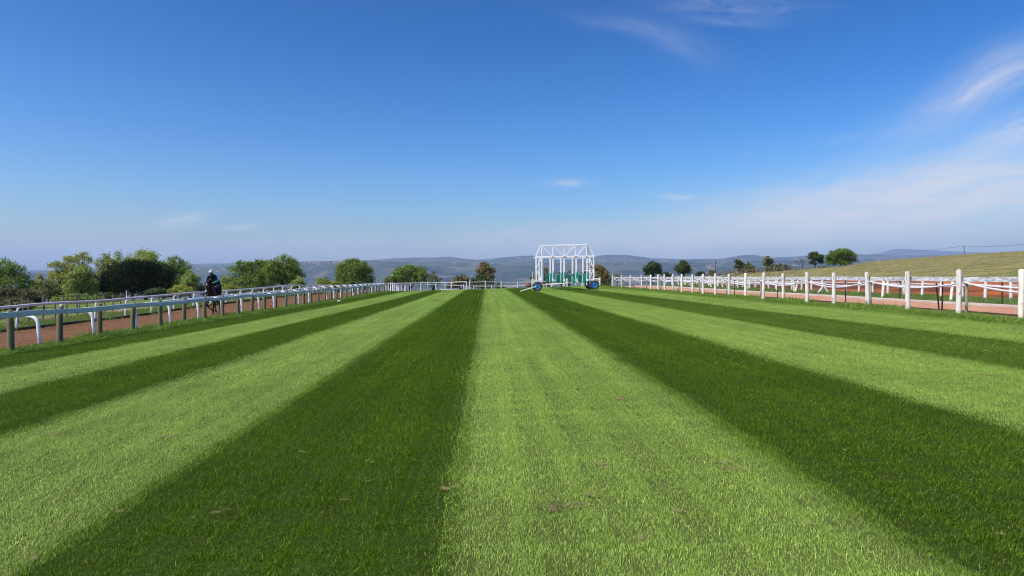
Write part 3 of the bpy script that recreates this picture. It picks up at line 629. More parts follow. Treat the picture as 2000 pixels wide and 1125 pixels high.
for px_, py_, s_ in CL:
    t_ = 1.63/((py_-541)+.0287*(px_-950)); X_, Y_ = t_*(px_-950), t_*FP
    for k in range(3): pts.append((X_+random.uniform(-.5,.5)*s_, Y_+random.uniform(-.4,.4)*s_, H0(X_, Y_)+.010)); idxs.append(10); rots.append((0, 0, random.uniform(0, 6.28))); scls.append(s_*random.uniform(.28, .5))
for k in range(260):
    Y_ = 4+75*random.random()**1.5; X_ = random.uniform(max(-12, -.78*Y_-2), min(13.5, .85*Y_+2)); s_ = random.uniform(.02, .05)*(1.5 if X_ > 9 else 1)
    pts.append((X_, Y_, H0(X_, Y_)+.018)); idxs.append(10); rots.append((0, 0, random.uniform(0, 6.28))); scls.append(s_)
scatter("verge_grass", "longer rough grass and weeds along the rails and fences", vt, pts, idxs, rots, scls)
#PART2
# ------------------------------------------------------------------ left: post and rail beside the lawn
def wood_post_mesh(name, h, r, seed, mats, top='round', sag=0):
    r_ = random.Random(seed); mb = MB(); n = 14; lv = [0-.15, .02, h*.3, h*.65, h-.03, h-.008, h] if top == 'round' else [-.15, .02, h*.35, h*.7, h-.05, h]
    rr = [r*1.06, r*1.03, r, r*.98, r*.96, r*.8, r*.45] if top == 'round' else [r*1.05, r*1.0, r*.98, r*.96, r*.97, r*.93]
    cxs = [r_.uniform(-1,1)*.006 for _ in lv]
    vs = []; ph = [r_.uniform(.93,1.05) for _ in range(n)]
    for i, z in enumerate(lv):
        for k in range(n):
            a = 2*math.pi*k/n; q_ = rr[i]*(ph[k]*r_.uniform(.98,1.02) if i < len(lv)-2 else ph[k]); zz = z+(r_.uniform(-.018,.018) if (top != 'round' and i == len(lv)-1) else 0)
            vs.append((cxs[i]+q_*math.cos(a)+sag*z*z, q_*math.sin(a), zz))
    fs = []
    for i in range(len(lv)-1):
        for k in range(n): fs.append((i*n+k, i*n+(k+1)%n, (i+1)*n+(k+1)%n, (i+1)*n+k))
    mb.add(vs, fs); mb.add(vs[-n:], [tuple(range(n))], 1)
    me = mb.mesh(name, False)
    for m_ in mats: me.materials.append(m_)
    for p in me.polygons: p.use_smooth = (p.material_index == 0)
    return me
LM = [wood_post_mesh("wood_post", 1.12, .084, 10+i, [M['wood'], M['endwood']]) for i in range(4)]
XL = -12.67
fence = tag(empty("post_and_rail_fence", (0,0,0)), "grey blue rail on brown wooden posts along the left edge of the lawn", "fence")
ysL = [14.06, 16.12]+[18.2+2.08*i for i in range(34)]
def railz(y, h): return H(XL, y)+h+.018*math.sin(y*1.1)+.012*math.sin(y*.37+1)
for i, y in enumerate(ysL):
    p = link_mesh("post", LM[i%4], None, fence, (XL, y, H(XL, y)-.01+random.uniform(-.03,.03))); p.rotation_euler = (R(random.uniform(-1.2,1.2)), R(random.uniform(-1.2,1.2)), random.uniform(0,6))
cl = MB(); cl.beam((XL+.083,0,.86),(XL+.083,0,1.06),.035,.16,(0,1,0)); cl.beam((XL+.0,0,1.06),(XL+.17,0,1.06),.03,.012)
clm = MB(); clm.box((.163,-.02,.01),(.170,.02,.19)); clm.box((.0,-.02,.19),(.170,.02,.197)); clme = clm.mesh("rail_clamp"); clme.materials.append(M['clamp'])
mbr = MB()
prof_r = [(.085,.0),(.150,.0),(.160,.02),(.160,.130),(.150,.148),(.085,.148),(.078,.13),(.078,.02)]
yy = np.arange(11.5, 88.2, .52); vs = []
for y in yy:
    z = railz(y, .895)
    for a, b_ in prof_r: vs.append((XL+a, y, z+b_))
fs = []; n = len(prof_r)
for i in range(len(yy)-1):
    for k in range(n): fs.append((i*n+k, i*n+(k+1)%n, (i+1)*n+(k+1)%n, (i+1)*n+k))
fs += [tuple(range(n)), tuple(range((len(yy)-1)*n, len(yy)*n))[::-1]]
mbr.add(vs, fs); rail = mbr.build("rail", M['railgrey'], fence)
for y in ysL:
    c = link_mesh("rail_clamp", clme, None, rail, (XL, y+.03, railz(y, .865)-.0))

# goosenecked running rails
def gooseneck(name, h, reach, rad, lean, material, rcur=.17):
    mb = MB(); pts = [(0,0,-.12),(lean*.2*reach,0,h*.25),(lean*.5*reach,0,h-rcur-.05)]
    x0 = lean*.5*reach; sgn = 1 if reach > 0 else -1
    for k in range(1, 7):
        a = math.pi/2*k/6; pts.append((x0+sgn*rcur*(1-math.cos(a)), 0, h-rcur-.05+rcur*math.sin(a)))
    pts.append((reach, 0, h-.045))
    mb.tube(pts, rad, 10); me = mb.mesh(name, True); me.materials.append(material); return me
def running_rail(label, X0, reach, y_first, step, n, hfun, rad, material, matrail, r_up, endcurve=None, rcur=.17):
    root = tag(empty("running_rail", (0,0,0)), label, "rail")
    gm = gooseneck("upright", 1.0, reach, r_up, .25, material, rcur)
    for i in range(n):
        y = y_first+i*step; h = hfun(y); o = link_mesh("upright", gm, None, root, (X0, y, H(X0, y))); o.scale = (1, 1, h)
        o.rotation_euler = (0, R(random.uniform(-.6,.6)), R(random.uniform(-3,3)))
    ys3 = np.arange(y_first-3*step, y_first+(n-1)*step+.3, .6); pts = [(X0+reach, y, H(X0, y)+hfun(y)+.01*math.sin(y*.9)) for y in ys3]
    if endcurve: pts += [(x, y, H(x, y)+h) for x, y, h in endcurve]
    mb = MB(); mb.tube(pts, rad, 12); mb.build("rail", matrail, root, True); return root
hn = lambda y: float(np.interp(y, [14,20,28,36,42,50,56,70,96],[.87,.89,.96,1.02,1.03,1.15,1.24,1.16,1.08]))
running_rail("white curved-leg running rail just behind the brown post fence", -12.98, -.46, 19.85-2*2.745, 2.745, 28, hn, .045, M['plastic'], M['plastic'], .052, rcur=.26)
hf = lambda y: 1.02+.035*math.sin(y*.21)+.02*math.sin(y*.5)
running_rail("pale running rail with curved legs on the far side of the brown track", -19.42, .42, 28.2-2.83*2, 2.83, 21, hf, .058, M['plastic'], M['farrail'], .045)
# bend of the rails and end fence at the far left corner
def posts_fence(label, name, pts, step, hpost, rpost, rails, mat_post, mat_rail, lean=1.5, rail_shape=(.05,.12), seed=1, sagf=0, top='flat', rail_dx=0.0, group=None, end_post=True, hvar=.03, cat="fence", name_rail="rail"):
    """posts evenly along a polyline; rails = list of heights"""
    r_ = random.Random(seed); root = tag(empty(name, (0,0,0)), label, cat, group)
    pts = [Vector((p[0], p[1])) for p in pts]; L = [0]
    for a, b_ in zip(pts, pts[1:]): L.append(L[-1]+(b_-a).length)
    def at(s):
        for i in range(len(pts)-1):
            if s <= L[i+1] or i == len(pts)-2: return pts[i].lerp(pts[i+1], (s-L[i])/(L[i+1]-L[i]))
    nP = max(2, int(round(L[-1]/step))+1); ps = []
    for i in range(nP):
        q_ = at(L[-1]*i/(nP-1)); ps.append(q_)
    ms_ = [wood_post_mesh(name+"_post", hpost, rpost, seed*10+k, [mat_post, M['endwood'] if top != 'round' else mat_post], top) for k in range(3)]
    for i, q_ in enumerate(ps):
        o = link_mesh("post", ms_[i%3], None, root, (q_.x, q_.y, H(q_.x, q_.y)-.03)); o.rotation_euler = (R(r_.gauss(0, lean)), R(r_.gauss(0, lean)), r_.uniform(0, 6)); o.scale = (1,1,1+r_.uniform(-hvar, hvar))
    for hr in rails:
        for a, b_ in zip(ps, ps[1:]):
            mb = MB(); d = (b_-a).normalized(); off = Vector((d.y, -d.x))*rail_dx
            A = a+off; B = b_+off
            za = H(a.x, a.y)+hr+r_.gauss(0, .012); zb = H(b_.x, b_.y)+hr+r_.gauss(0, .012)
            mb.beam((A.x, A.y, za), (B.x, B.y, zb), rail_shape[0], rail_shape[1]); mb.build(name_rail, mat_rail, root)
    return root
# white rails across the end of the track, front and back
posts_fence("longer white end rail from the fence corner to mid picture, front of the pair", "end_rail", [(-12.6,90.0),(-8.0,92.0),(-2.7,92.6)], 2.05, 1.12, .055, [1.05], M['white'], M['white'], 1, (.07,.10), 3, top='round')
posts_fence("lower white end rail stepping up behind the lawn's left corner", "end_rail", [(-12.4,90.8),(-7.0,94.6),(-3.2,95.6)], 2.4, .98, .05, [.78], M['white'], M['white'], 1, (.06,.09), 4, top='round')
posts_fence("short slanting white rail on the far side of the track bend", "end_rail", [(-6.6,99.5),(-3.0,99.0)], 1.8, .85, .05, [.62], M['white'], M['white'], 1, (.06,.09), 5, top='round')
posts_fence("close row of chunky white posts continuing the brown post fence", "corner_fence", [(-12.75,88.6),(-12.9,100.5)], 2.2, 1.22, .065, [1.0], M['white'], M['railgrey'], 1.5, (.05,.14), 6, top='round')
posts_fence("low white posts curving round the track corner", "corner_fence", [(-12.3,91.6),(-11.9,94),(-11.2,97.5)], 1.5, .95, .055, [.82], M['white'], M['white'], 1.5, (.06,.10), 7, top='round')
posts_fence("long white back fence behind the starting gate", "back_fence", [(-2.3,92.8),(3,95.3),(9,95.8),(15.3,92.0)], 2.35, 1.22, .09, [1.0,.55], M['whitepaint'], M['whitepaint'], 1.2, (.05,.11), 8)
posts_fence("second white fence further back behind the starting gate", "back_fence", [(-1.8,97.5),(4,99.5),(10,99.5),(16,96)], 2.6, 1.15, .07, [.95], M['whitepaint'], M['whitepaint'], 1.5, (.05,.10), 9)
# low white hurdles in the left field, paddock posts, white things
posts_fence("low white two-rail fence in the field beyond the brown track", "field_fence", [(-20.9,56),(-21.0,68),(-20.6,84)], 2.4, .66, .055, [.55,.30], M['white'], M['white'], 2, (.04,.07), 11, top='round')
posts_fence("white low rail closing the far end of the brown track", "field_fence", [(-24.0,88),(-17.5,94.5)], 1.6, .9, .06, [.75], M['white'], M['white'], 2, (.05,.09), 12, top='round')
pf = posts_fence("thin grey wire paddock posts in front of the left trees", "paddock_fence", [(-21.4,25.2),(-22.0,32.6),(-25.0,46.6)], 1.5, 1.20, .045, [], M['greywood'], M['wire'], 1.6, seed=13, hvar=.06)
pp = [(-21.4,25.2),(-22.0,32.6),(-25.0,46.6)]
for hgt in (.35,.65,.95):
    mb = MB(); mb.tube([(x, y, H(x, y)+hgt) for x, y in pp], .006, 5); mb.build("wire", M['wire'], pf)
posts_fence("grey outer paddock posts standing behind the wire fence", "paddock_fence", [(-25.5,30),(-28.0,47)], 2.4, 1.25, .04, [1.1], M['greywood'], M['greywood'], 1.5, (.02,.03), 14)
posts_fence("short rough timber rail at the left edge of the picture", "timber_fence", [(-22.5,27.5),(-21.9,31.9)], 2.2, .62, .07, [.38], M['barewood'], M['barewood'], 2, (.04,.09), 15)
# white tripod stand
tr_ = tag(empty("metal_stand", (-23.2, 44, H(-23.2, 44))), "thin white steel stand on splayed legs by the paddock posts", "stand")
mb = MB(); mb.tube([(0,0,.45),(0,0,1.35)], .025, 8); mb.build("pole", M['plastic'], tr_)
for a in (0.3, 2.4, 4.5):
    mb = MB(); mb.tube([(0,0,.5),(.7*math.cos(a), .7*math.sin(a), -.02)], .018, 6); mb.build("leg", M['plastic'], tr_)

# white jump filler heap with red ball
b0 = Vector((-21.3, 60, H(-21.3, 60)))
jf = tag(empty("jump_filler", b0, .15), "white plastic sheeted heap lying in the grass beyond the track", "heap")
mb = MB(); nx_, ny_ = 22, 10; vs = []
for j in range(ny_+1):
    for i in range(nx_+1):
        u, v = i/nx_*2-1, j/ny_*2-1; hh = max(0, (1-abs(u)**2.2)*(1-abs(v)**2.5))**.6*.42*(1+.25*u)+.03*math.sin(u*9+v*5)
        vs.append((u*1.25, v*.6, hh-.02))
fs = [(j*(nx_+1)+i, j*(nx_+1)+i+1, (j+1)*(nx_+1)+i+1, (j+1)*(nx_+1)+i) for j in range(ny_) for i in range(nx_)]
mb.add(vs, fs); mb.build("sheet", M['white'], jf, True)
mb = MB(); mb.beam((-1.5,-.35,.03),(-.5,-.62,.10),.12,.05); mb.build("loose_board", M['white'], jf)
mb = MB(); mb.ell((0,0,.14), .14, 16, 10); rb = mb.build("ball", M['red'], None, True, (b0.x+1.1, b0.y-.8, H(b0.x+1.1, b0.y-.8))); tag(rb, "red ball beside the white sheeted heap", "ball")
# traffic cone
cy_, cx_ = 40.9, -12.93
cn = tag(empty("traffic_cone", (cx_, cy_, H(cx_, cy_))), "orange traffic cone at the foot of a brown fence post", "cone")
mb = MB(); mb.tube([(0,0,.03),(0,0,.36),(0,0,.40)], [.115,.03,.02], 16); mb.build("cone_body", M['cone'], cn, True)
mb = MB(); mb.box((-.15,-.15,0),(.15,.15,.03)); mb.build("base", M['cone'], cn)
# litter
def crumple(name, loc, s, material, label, seed):
    r_ = random.Random(seed); mb = MB(); mb.ell((0,0,s*.3), (s, s*.6, s*.35), 9, 6); mb.v = [(x*r_.uniform(.7,1.25), y*r_.uniform(.7,1.25), max(0, z*r_.uniform(.6,1.3))) for x, y, z in mb.v]
    return tag(mb.build(name, material, None, False, loc), label, "litter")
crumple("plastic_bag", AT(656, 54.5)+Vector((.25,0,0)), .16, M['white'], "crumpled white bag on the grass by the left fence", 3)
def cup(loc, material, label):
    mb = MB(); mb.tube([(0,0,0),(0,0,.11)], [.032,.042], 14, True); o = mb.build("drink_cup", material, None, True, loc); return tag(o, label, "cup")
cup((15.0, 33.9, H(15.0, 33.9)), M['white'], "white plastic cup by the foot of a white post")
crumple("plastic_wrapper", (14.95, 34.8, H(14.95, 34.8)), .07, M['cyan'], "pale blue wrapper in the verge near the white cup", 5)

# ------------------------------------------------------------------ right: white post fence with plank
XR = 15.0
rf = tag(empty("plank_fence", (0,0,0)), "tall white round posts with one weathered grey plank right of the lawn", "fence")
WM = [wood_post_mesh("white_post", 1.43, .082, 40+i, [M['whitepaint'], M['endwood']], 'flat', .004*(i-1.5)) for i in range(4)]
WMc = [wood_post_mesh("white_post", 1.45, .078, 60+i, [M['creampaint'], M['creampaint']], 'round') for i in range(2)]
xs_m = [1044,922.5,822.5,744.5,678,626,580,540.4,505.5,473.6,447,423,402.6,381.6,364,348,335.6,320.7,303,281,263.6,246]
ysR = [FP*XR/x for x in xs_m]; ysR = [16.75, 14.3]+ysR
for i, y in enumerate(ysR):
    me = WMc[i%2] if (i == 2 or i in (10, 15, 19)) else WM[(i*7)%4]
    o = link_mesh("post", me, None, rf, (XR, y, H(XR, y)-.02)); o.rotation_euler = (R(random.gauss(0,.8)), R(random.gauss(0,.8)), random.uniform(0,6)); o.scale = (random.uniform(.93,1.07),)*2+(random.uniform(.975,1.02),)
    if i == 2: o["label"] = "cream rust-stained post with a rounded top"
ysS = sorted(ysR)
for a, b_ in zip(ysS, ysS[1:]):
    mb = MB(); za, zb = H(XR, a)+1.13+random.gauss(0,.008), H(XR, b_)+1.13+random.gauss(0,.008); n_ = 6; px_ = XR+.115
    for k in range(1):
        mb.beam((px_, a-.03, za), (px_+random.uniform(-.008,.008), b_+.02, zb), .035, .155, ch=.06)
    mb.build("plank", M['plank'], rf)
# sagging white pipes hung on thin poles
pr = tag(empty("sagging_pipe_rail", (0,0,0)), "sagging white pipes slung between thin greenish poles behind the plank fence", "rail")
gm = [wood_post_mesh("pole", 1.12, .045, 80+i, [M['greenpost'], M['endwood']], 'flat', .02) for i in range(3)]
yp = [16.8]+[22.4+5.6*i for i in range(12)]
XP = 15.75
for i, y in enumerate(yp):
    o = link_mesh("pole", gm[i%3], None, pr, (XP, y, H(XP, y)-.02)); o.rotation_euler = (R(random.gauss(0,2)), R(random.gauss(0,2)), random.uniform(0, 6))
    mb = MB(); mb.box((XP+.03, y+.045, H(XP, y)+.84), (XP+.11, y+.10, H(XP, y)+1.02)); mb.build("bracket", M['white'], pr)
for (dx, sg, dz) in ((-.07, .27, 1.03), (.30, .13, .95)):
    pts = []
    for a, b_ in zip(yp, yp[1:]):
        s_ = sg*random.uniform(.75, 1.15)
        for k in range(10):
            u = k/10; y = a+(b_-a)*u; pts.append((XP+dx, y, H(XP, y)+dz-s_*4*u*(1-u)))
    pts.append((XP+dx, yp[-1], H(XP, yp[-1])+dz)); mb = MB(); mb.tube(pts, .031, 9); mb.build("pipe", M['farrail'], pr, True)
# brown steel stakes
def stake(x, y, h, lean, label):
    mb = MB(); mb.box((-.028,-.006,-.05),(.028,.0,h)); mb.box((-.005,0,-.05),(.005,.035,h))
    o = mb.build("steel_stake", M['brownsteel'], None, False, (x, y, H(x, y))); o.rotation_euler = (0, R(lean), random.uniform(-.3,.3)); tag(o, label, "stake", "dark red steel stakes behind the plank fence"); return o
stake(15.75, 23.6, 1.24, 1, "thick dark red steel stake second from the right, leaning against a paler stake")
stake(15.85, 23.9, 1.0, -6, "thin pale leaning stake beside the thick dark red one")
stake(16.1, 30.6, 1.2, -1, "dark red steel stake three posts left of the cream paddock leg")
stake(16.2, 38.0, .9, 1, "dark red steel stake just left of the white cup")
stake(20.4, 27.0, 1.12, 0, "rightmost dark red steel stake, on the grass beyond the path")
stake(20.4, 33.7, 1.1, 2, "dark red steel stake beyond the path, third from the right")
stake(16.2, 44.6, 1.2, 0, "dark red stake behind the thirteenth white post")
stake(16.2, 51.2, 1.2, 1, "small far dark stake near the middle of the right fence")
stake(16.2, 63.5, 1.1, -1, "farthest small dark stake on the right fence")
# white short-post fence before the red track
posts_fence("short white posts with a thin rail in front of the orange soil", "track_fence", [(24.5,27.0),(24.5,55.0),(25.4,84.0)], 1.62, .98, .075, [.72], M['whitepaint'], M['plank'], 2.2, (.05,.08), 21, rail_dx=.1)
posts_fence("two-plank weathered fence ending in a leaning post by the path", "paddock_rail", [(21.9,48.5),(21.8,62.0),(20.9,80)], 2.9, .95, .08, [.62], M['whitepaint'], M['plank'], 2.5, (.04,.20), 23, rail_dx=-.1)
posts_fence("far weathered white rails among the right hand paddocks", "paddock_rail", [(23.4,58.0),(22.6,86.0)], 2.6, 1.15, .08, [1.0,.6], M['whitepaint'], M['plank'], 2.5, (.04,.12), 24)
def leaning(x, y, h, ax, ay, label, m_='creampaint'):
    me = wood_post_mesh("leaning_post", h, .065, int(x*10+y), [M[m_], M['endwood']], 'flat'); o = link_mesh("leaning_post", me, None, None, (x, y, H(x, y)-.03)); o.rotation_euler = (R(ax), R(ay), 0); return tag(o, label, "post")
leaning(20.6, 30.3, 1.12, 0, 7, "pale leaning post on the kerb left of the rightmost greenish pole")
leaning(20.7, 35.7, 1.05, 0, 5, "pale leaning post on the kerb by the seventh steel stake")
leaning(21.8, 48.2, 1.1, 0, 12, "flared leaning post at the end of the two-plank fence")
leaning(21.4, 44.2, .85, 0, 38, "dark prop slanting right behind the tall white fence", 'plank')
leaning(22.2, 44.2, .8, 0, -32, "pale prop slanting left behind the tall white fence")
# brown hill fence
HF = [(52,124),(60,146),(69,152),(78,158)]
hfp = [P(1372,537.5,118), P(1440,536,128), P(1500,534.5,138), P(1560,533.5,146), P(1606,529.5,150)]
posts_fence("brown post and rail timber fence running up to the hillside trees", "timber_fence", [(p.x, p.y) for p in hfp], 1.55, 1.15, .09, [1.0,.62], M['barewood'], M['barewood'], 1.0, (.06,.10), 31)
posts_fence("second brown timber fence nearer, just above the plank", "timber_fence", [(p.x, p.y) for p in (P(1330,540,112), P(1420,540,118), P(1480,539,122), P(1545,538,128))], 2.6, 1.15, .10, [.95,.5], M['barewood'], M['barewood'], 1.0, (.06,.10), 32)

# power pole and wire
pole = P(1883, 498, 300); hp = pole.z
po = tag(empty("power_pole", (pole.x, pole.y, hp-2.5)), "thin dark power pole on the skyline of the dry hill", "pole")
mb = MB(); mb.tube([(0,0,-3),(0,0,6.6)], [.17,.12], 8); mb.build("pole_shaft", M['pole'], po, True)
mb = MB(); mb.beam((-.7,0,6.2),(.7,0,6.2),.1,.1); mb.build("crossarm", M['pole'], po)
wpts = []
A, B, C_ = P(2060,468,230), P(1883,480.5,300), P(1690,500.5,620)
for k in range(13): u = k/12; q_ = A.lerp(B, u); wpts.append(q_-Vector((0,0,1.0*4*u*(1-u))))
for k in range(1, 13): u = k/12; q_ = B.lerp(C_, u); wpts.append(q_-Vector((0,0,.5*4*u*(1-u))))
mb = MB(); mb.tube(wpts, .05, 4); tag(mb.build("power_line", M['pole']), "thin power line drooping across the sky above the dry hill", "cable")
tp = P(1397.5, 540, 118); po = tag(empty("tall_stake", (tp.x, tp.y, H(tp.x, tp.y))), "slim dark mast above the far plank rails", "pole")
mb = MB(); mb.tube([(0,0,-.1),(0,0,EYE+(541-509)/FP*118-H(tp.x, tp.y))], .09, 6); mb.build("shaft", M['pole'], po); mb = MB(); mb.beam((-.3,0,1.6),(.3,0,1.6),.05,.05); mb.build("cross_bar", M['pole'], po)

# lamp posts in the trees
def lamp(px, py, Y, side, label):
    q_ = P(px, py, Y); g = H(q_.x, q_.y); r_ = tag(empty("street_lamp", (q_.x, q_.y, g)), label, "lamp"); hh = q_.z-g
    mb = MB(); mb.tube([(0,0,-.1),(0,0,hh)], [.09,.06], 8); mb.build("pole", M['pole'], r_, True)
    mb = MB(); mb.tube([(0,0,hh),(side*.25,0,hh+.06)], .035, 6); mb.build("arm", M['pole'], r_, True)
    mb = MB(); mb.tube([(side*.1,0,hh+.02),(side*.3,0,hh+.09),(side*1.0,0,hh+.13)], [.05,.13,.09], 8); mb.build("lamp_head", M['white'], r_, True)
lamp(552, 544, 88, -1, "white-headed lamp post in front of the big round left tree")
lamp(774, 539, 118, -1, "white-headed lamp post before the wide green tree")
lamp(964, 538, 118, -1, "white-headed lamp post beside the dark conifer")
# bin and mast near the gate
bp_ = P(1031.5, 559, 94.2); bz = H(bp_.x, bp_.y)
bb = tag(empty("brown_bin", (bp_.x, bp_.y, bz)), "squat brown bin by the fence left of the starting gate", "bin")
mb = MB(); mb.tube([(0,0,0),(0,0,.72)], [.37,.40], 18); mb.build("bin_body", M['box'], bb, True); mb = MB(); mb.tube([(0,0,.72),(0,0,.77),(0,0,.78)], [.42,.42,.36], 18); mb.build("lid", M['box'], bb)
q_ = P(1040.5, 558, 94); r_ = tag(empty("white_mast", (q_.x, q_.y, H(q_.x, q_.y))), "slim pale mast with a box just left of the starting gate", "mast")
mb = MB(); mb.tube([(0,0,-.1),(0,0,EYE+(541-532)/FP*94-H(q_.x, q_.y))], .06, 8); mb.build("mast_pole", M['whitepaint'], r_); mb = MB(); mb.box((-.2,-.15,.45),(.2,.15,1.2)); mb.build("meter_box", M['whitepaint'], r_)

# ------------------------------------------------------------------ starting gate
YG = 71.0
def G(cx_, cy_, Y=YG): return P(1000+cx_/8.655, 460+cy_/8.655, Y)
gl = AT(1049, YG); gz = gl.z
gate = tag(empty("starting_gate", (P(1100,560,YG).x, YG+1.5, 0)), "white mobile horse starting gate on blue-rimmed wheels with green padded stalls", "starting gate")
gate["label"] = "white mobile horse starting gate on blue-rimmed wheels with green padded stalls"
GO = Vector(gate.location)
def gb(name, segs, w_, material, h_=None, parent=gate, off=GO):
    mb = MB()
    for a, b_ in segs: mb.beam(Vector(a)-off, Vector(b_)-off, w_, h_ or w_)
    return mb.build(name, material, parent)
def xz(cx_, cy_): v = G(cx_, cy_); return v.x, v.z
def gp(cx_, cy_, dy=0.0): x, z = xz(cx_, cy_); return Vector((x, YG+dy, z))
DB = 3.0
# truss on the front frame
gb("top_beam", [(gp(478,177), gp(1288,156))], .14, M['gatewhite'])
gb("cross_beam", [(gp(400,369), gp(1388,352))], .13, M['gatewhite'], .17)
gb("cross_beam", [(gp(400,369,DB), gp(1388,352,DB))], .11, M['gatewhite'], .13)
for a in (500, 690, 880, 1070, 1262): gb("truss_upright", [(gp(a,172), gp(a+6,362))], .105, M['gatewhite'])
for a, b_ in (((475,178),(406,366)), ((512,185),(682,352)), ((703,183),(877,350)), ((1056,176),(903,346)), ((1245,170),(1096,344)), ((1286,162),(1384,350))): gb("truss_brace", [(gp(*a), gp(*b_))], .095, M['gatewhite'])
gb("truss_brace", [(gp(1270,162), gp(1320,356,1.4)), (gp(1290,160), gp(1384,352,DB))], .07, M['gatewhite'])
gb("truss_brace", [(gp(478,180), gp(404,366,DB*.6))], .07, M['gatewhite'])
# rust at the joints
rj = MB()
for a in (680, 870, 1060, 1250, 900, 1090):
    v = gp(a+8, 362, -.09)-GO; rj.box(tuple(v-Vector((.10,.02,.06))), tuple(v+Vector((.10,.01,.05))))
rj.build("rusted_bolts", M['rust'], gate)
# stall partitions: front post pair, back post, padded panel
SX = [503, 697, 884, 1088, 1272]
for i, a in enumerate(SX):
    part = empty("stall_partition", (0,0,0)); part.parent = gate
    x0, zt = xz(a, 365); zb = xz(a, 800)[1]; zb2 = xz(a, 742)[1]
    mb = MB(); mb.beam(Vector((x0, YG, zt))-GO, Vector((x0, YG, xz(a,775)[1]))-GO, .17, .15); mb.beam(Vector((x0+.17, YG+.1, xz(a,470)[1]))-GO, Vector((x0+.17, YG+.1, xz(a,770)[1]))-GO, .07, .07); mb.build("front_post", M['gatewhite'], part)
    mb = MB(); mb.beam(Vector((x0-.02, YG+DB, zt))-GO, Vector((x0-.02, YG+DB, xz(a,775)[1]))-GO, .17, .12); mb.build("back_post", M['gatewhite'], part)
    mb = MB(); mb.beam(Vector((x0, YG, xz(a,700)[1]))-GO, Vector((x0, YG+DB, xz(a,700)[1]))-GO, .06, .06); mb.beam(Vector((x0, YG, zb2))-GO, Vector((x0, YG+DB, zb2))-GO, .08, .10); mb.beam(Vector((x0, YG, zt))-GO, Vector((x0, YG+DB, zt))-GO, .08, .10); mb.build("side_rail", M['gatewhite'], part)
    if i > 0:
        z1, z2 = xz(a, 640)[1], xz(a, 806)[1]
        mb = MB(); v0 = Vector((x0-.075, YG+.25, z2))-GO; v1 = Vector((x0+.075, YG+DB-.1, z1))-GO
        mb.box(tuple(v0), tuple(v1)); pd = mb.build("padded_panel", M['pad'], part); bv = pd.modifiers.new("bevel", 'BEVEL'); bv.width = .05; bv.segments = 3
        # rear swing pad seen beside the post
        mb = MB(); xr_ = x0-.10; 
        mb.box(tuple(Vector((xr_-.42, YG+DB+.06, xz(a,800)[1]))-GO), tuple(Vector((xr_, YG+DB+.18, xz(a,655)[1]))-GO)); pd = mb.build("rear_door_pad", M['pad'], part); bv = pd.modifiers.new("bevel", 'BEVEL'); bv.width = .05; bv.segments = 3
        mb = MB(); za_, zb_ = xz(a,662)[1], xz(a,795)[1]
        for s_ in (0, 1):
            mb.beam(Vector((xr_-.38+.33*s_, YG+DB+.045, za_))-GO, Vector((xr_-.05-.33*s_, YG+DB+.045, (za_+zb_)/2))-GO, .035, .035)
        mb.beam(Vector((xr_-.05, YG+DB+.045, (za_+zb_)/2))-GO, Vector((xr_-.38, YG+DB+.045, zb_))-GO, .035, .035)
        mb.build("strap", M['strap'], part)
        mb = MB(); mb.ell(Vector((x0+.03, YG-.05, xz(a,668)[1]))-GO, (.10,.10,.42), 12, 8); mb.build("nose_pad", M['pad'], part, True)
        mb = MB(); mb.beam(Vector((x0, YG+.3, zb2))-GO, Vector((x0-.02, YG+.3, xz(a,842)[1]))-GO, .09, .09); mb.build("foot", M['gatewhite'], part)
# left outer end frame, right end lattice
for dy in (0, DB):
    if dy == 0: gb("end_post", [(gp(409,365,dy), gp(414,795,dy))], .17, M['gatewhite'])
    if dy == 0: gb("end_brace", [(gp(486,395,dy), gp(416,560,dy)), (gp(418,575,dy), gp(492,748,dy)), (gp(414,760,dy), gp(520,748,dy))], .12, M['gatewhite'])
    gb("end_post", [(gp(1378,350,dy), gp(1386,770,dy))], .12, M['gatewhite'])
    gb("end_brace", [(gp(1285,365,dy), gp(1380,560,dy)), (gp(1380,580,dy), gp(1290,760,dy)), (gp(1285,590,dy), gp(1385,590,dy))], .07, M['gatewhite'])
gb("end_lattice", [(gp(1380,360,0), gp(1380,560,DB)), (gp(1380,560,DB), gp(1380,750,0)), (gp(1380,360,DB), gp(1380,560,0)), (gp(1380,560,0), gp(1380,750,DB)), (gp(1380,560,0), gp(1380,560,DB)), (gp(1380,755,0), gp(1380,755,DB))], .06, M['gatewhite'])
gb("end_lattice", [(gp(411,365,0), gp(411,365,DB)), (gp(413,760,0), gp(413,760,DB)), (gp(411,380,0), gp(413,750,DB))], .06, M['gatewhite'])
gb("base_beam", [(gp(414,772), gp(520,770)), (gp(1285,752), gp(1400,752)), (gp(1285,752,DB), gp(1400,752,DB))], .10, M['gatewhite'], .12)
# machinery over right axle
mb = MB(); v = gp(1350,735,.3)-GO
mb.beam(v+Vector((-.45,0,-.15)), v+Vector((.35,0,.35)), .08,.08); mb.beam(v+Vector((-.4,.3,.25)), v+Vector((.3,.3,-.2)), .07,.07); mb.tube([v+Vector((-.2,.1,0)), v+Vector((.25,.1,0))], .13, 10); mb.build("winch", M['gatewhite'], gate)
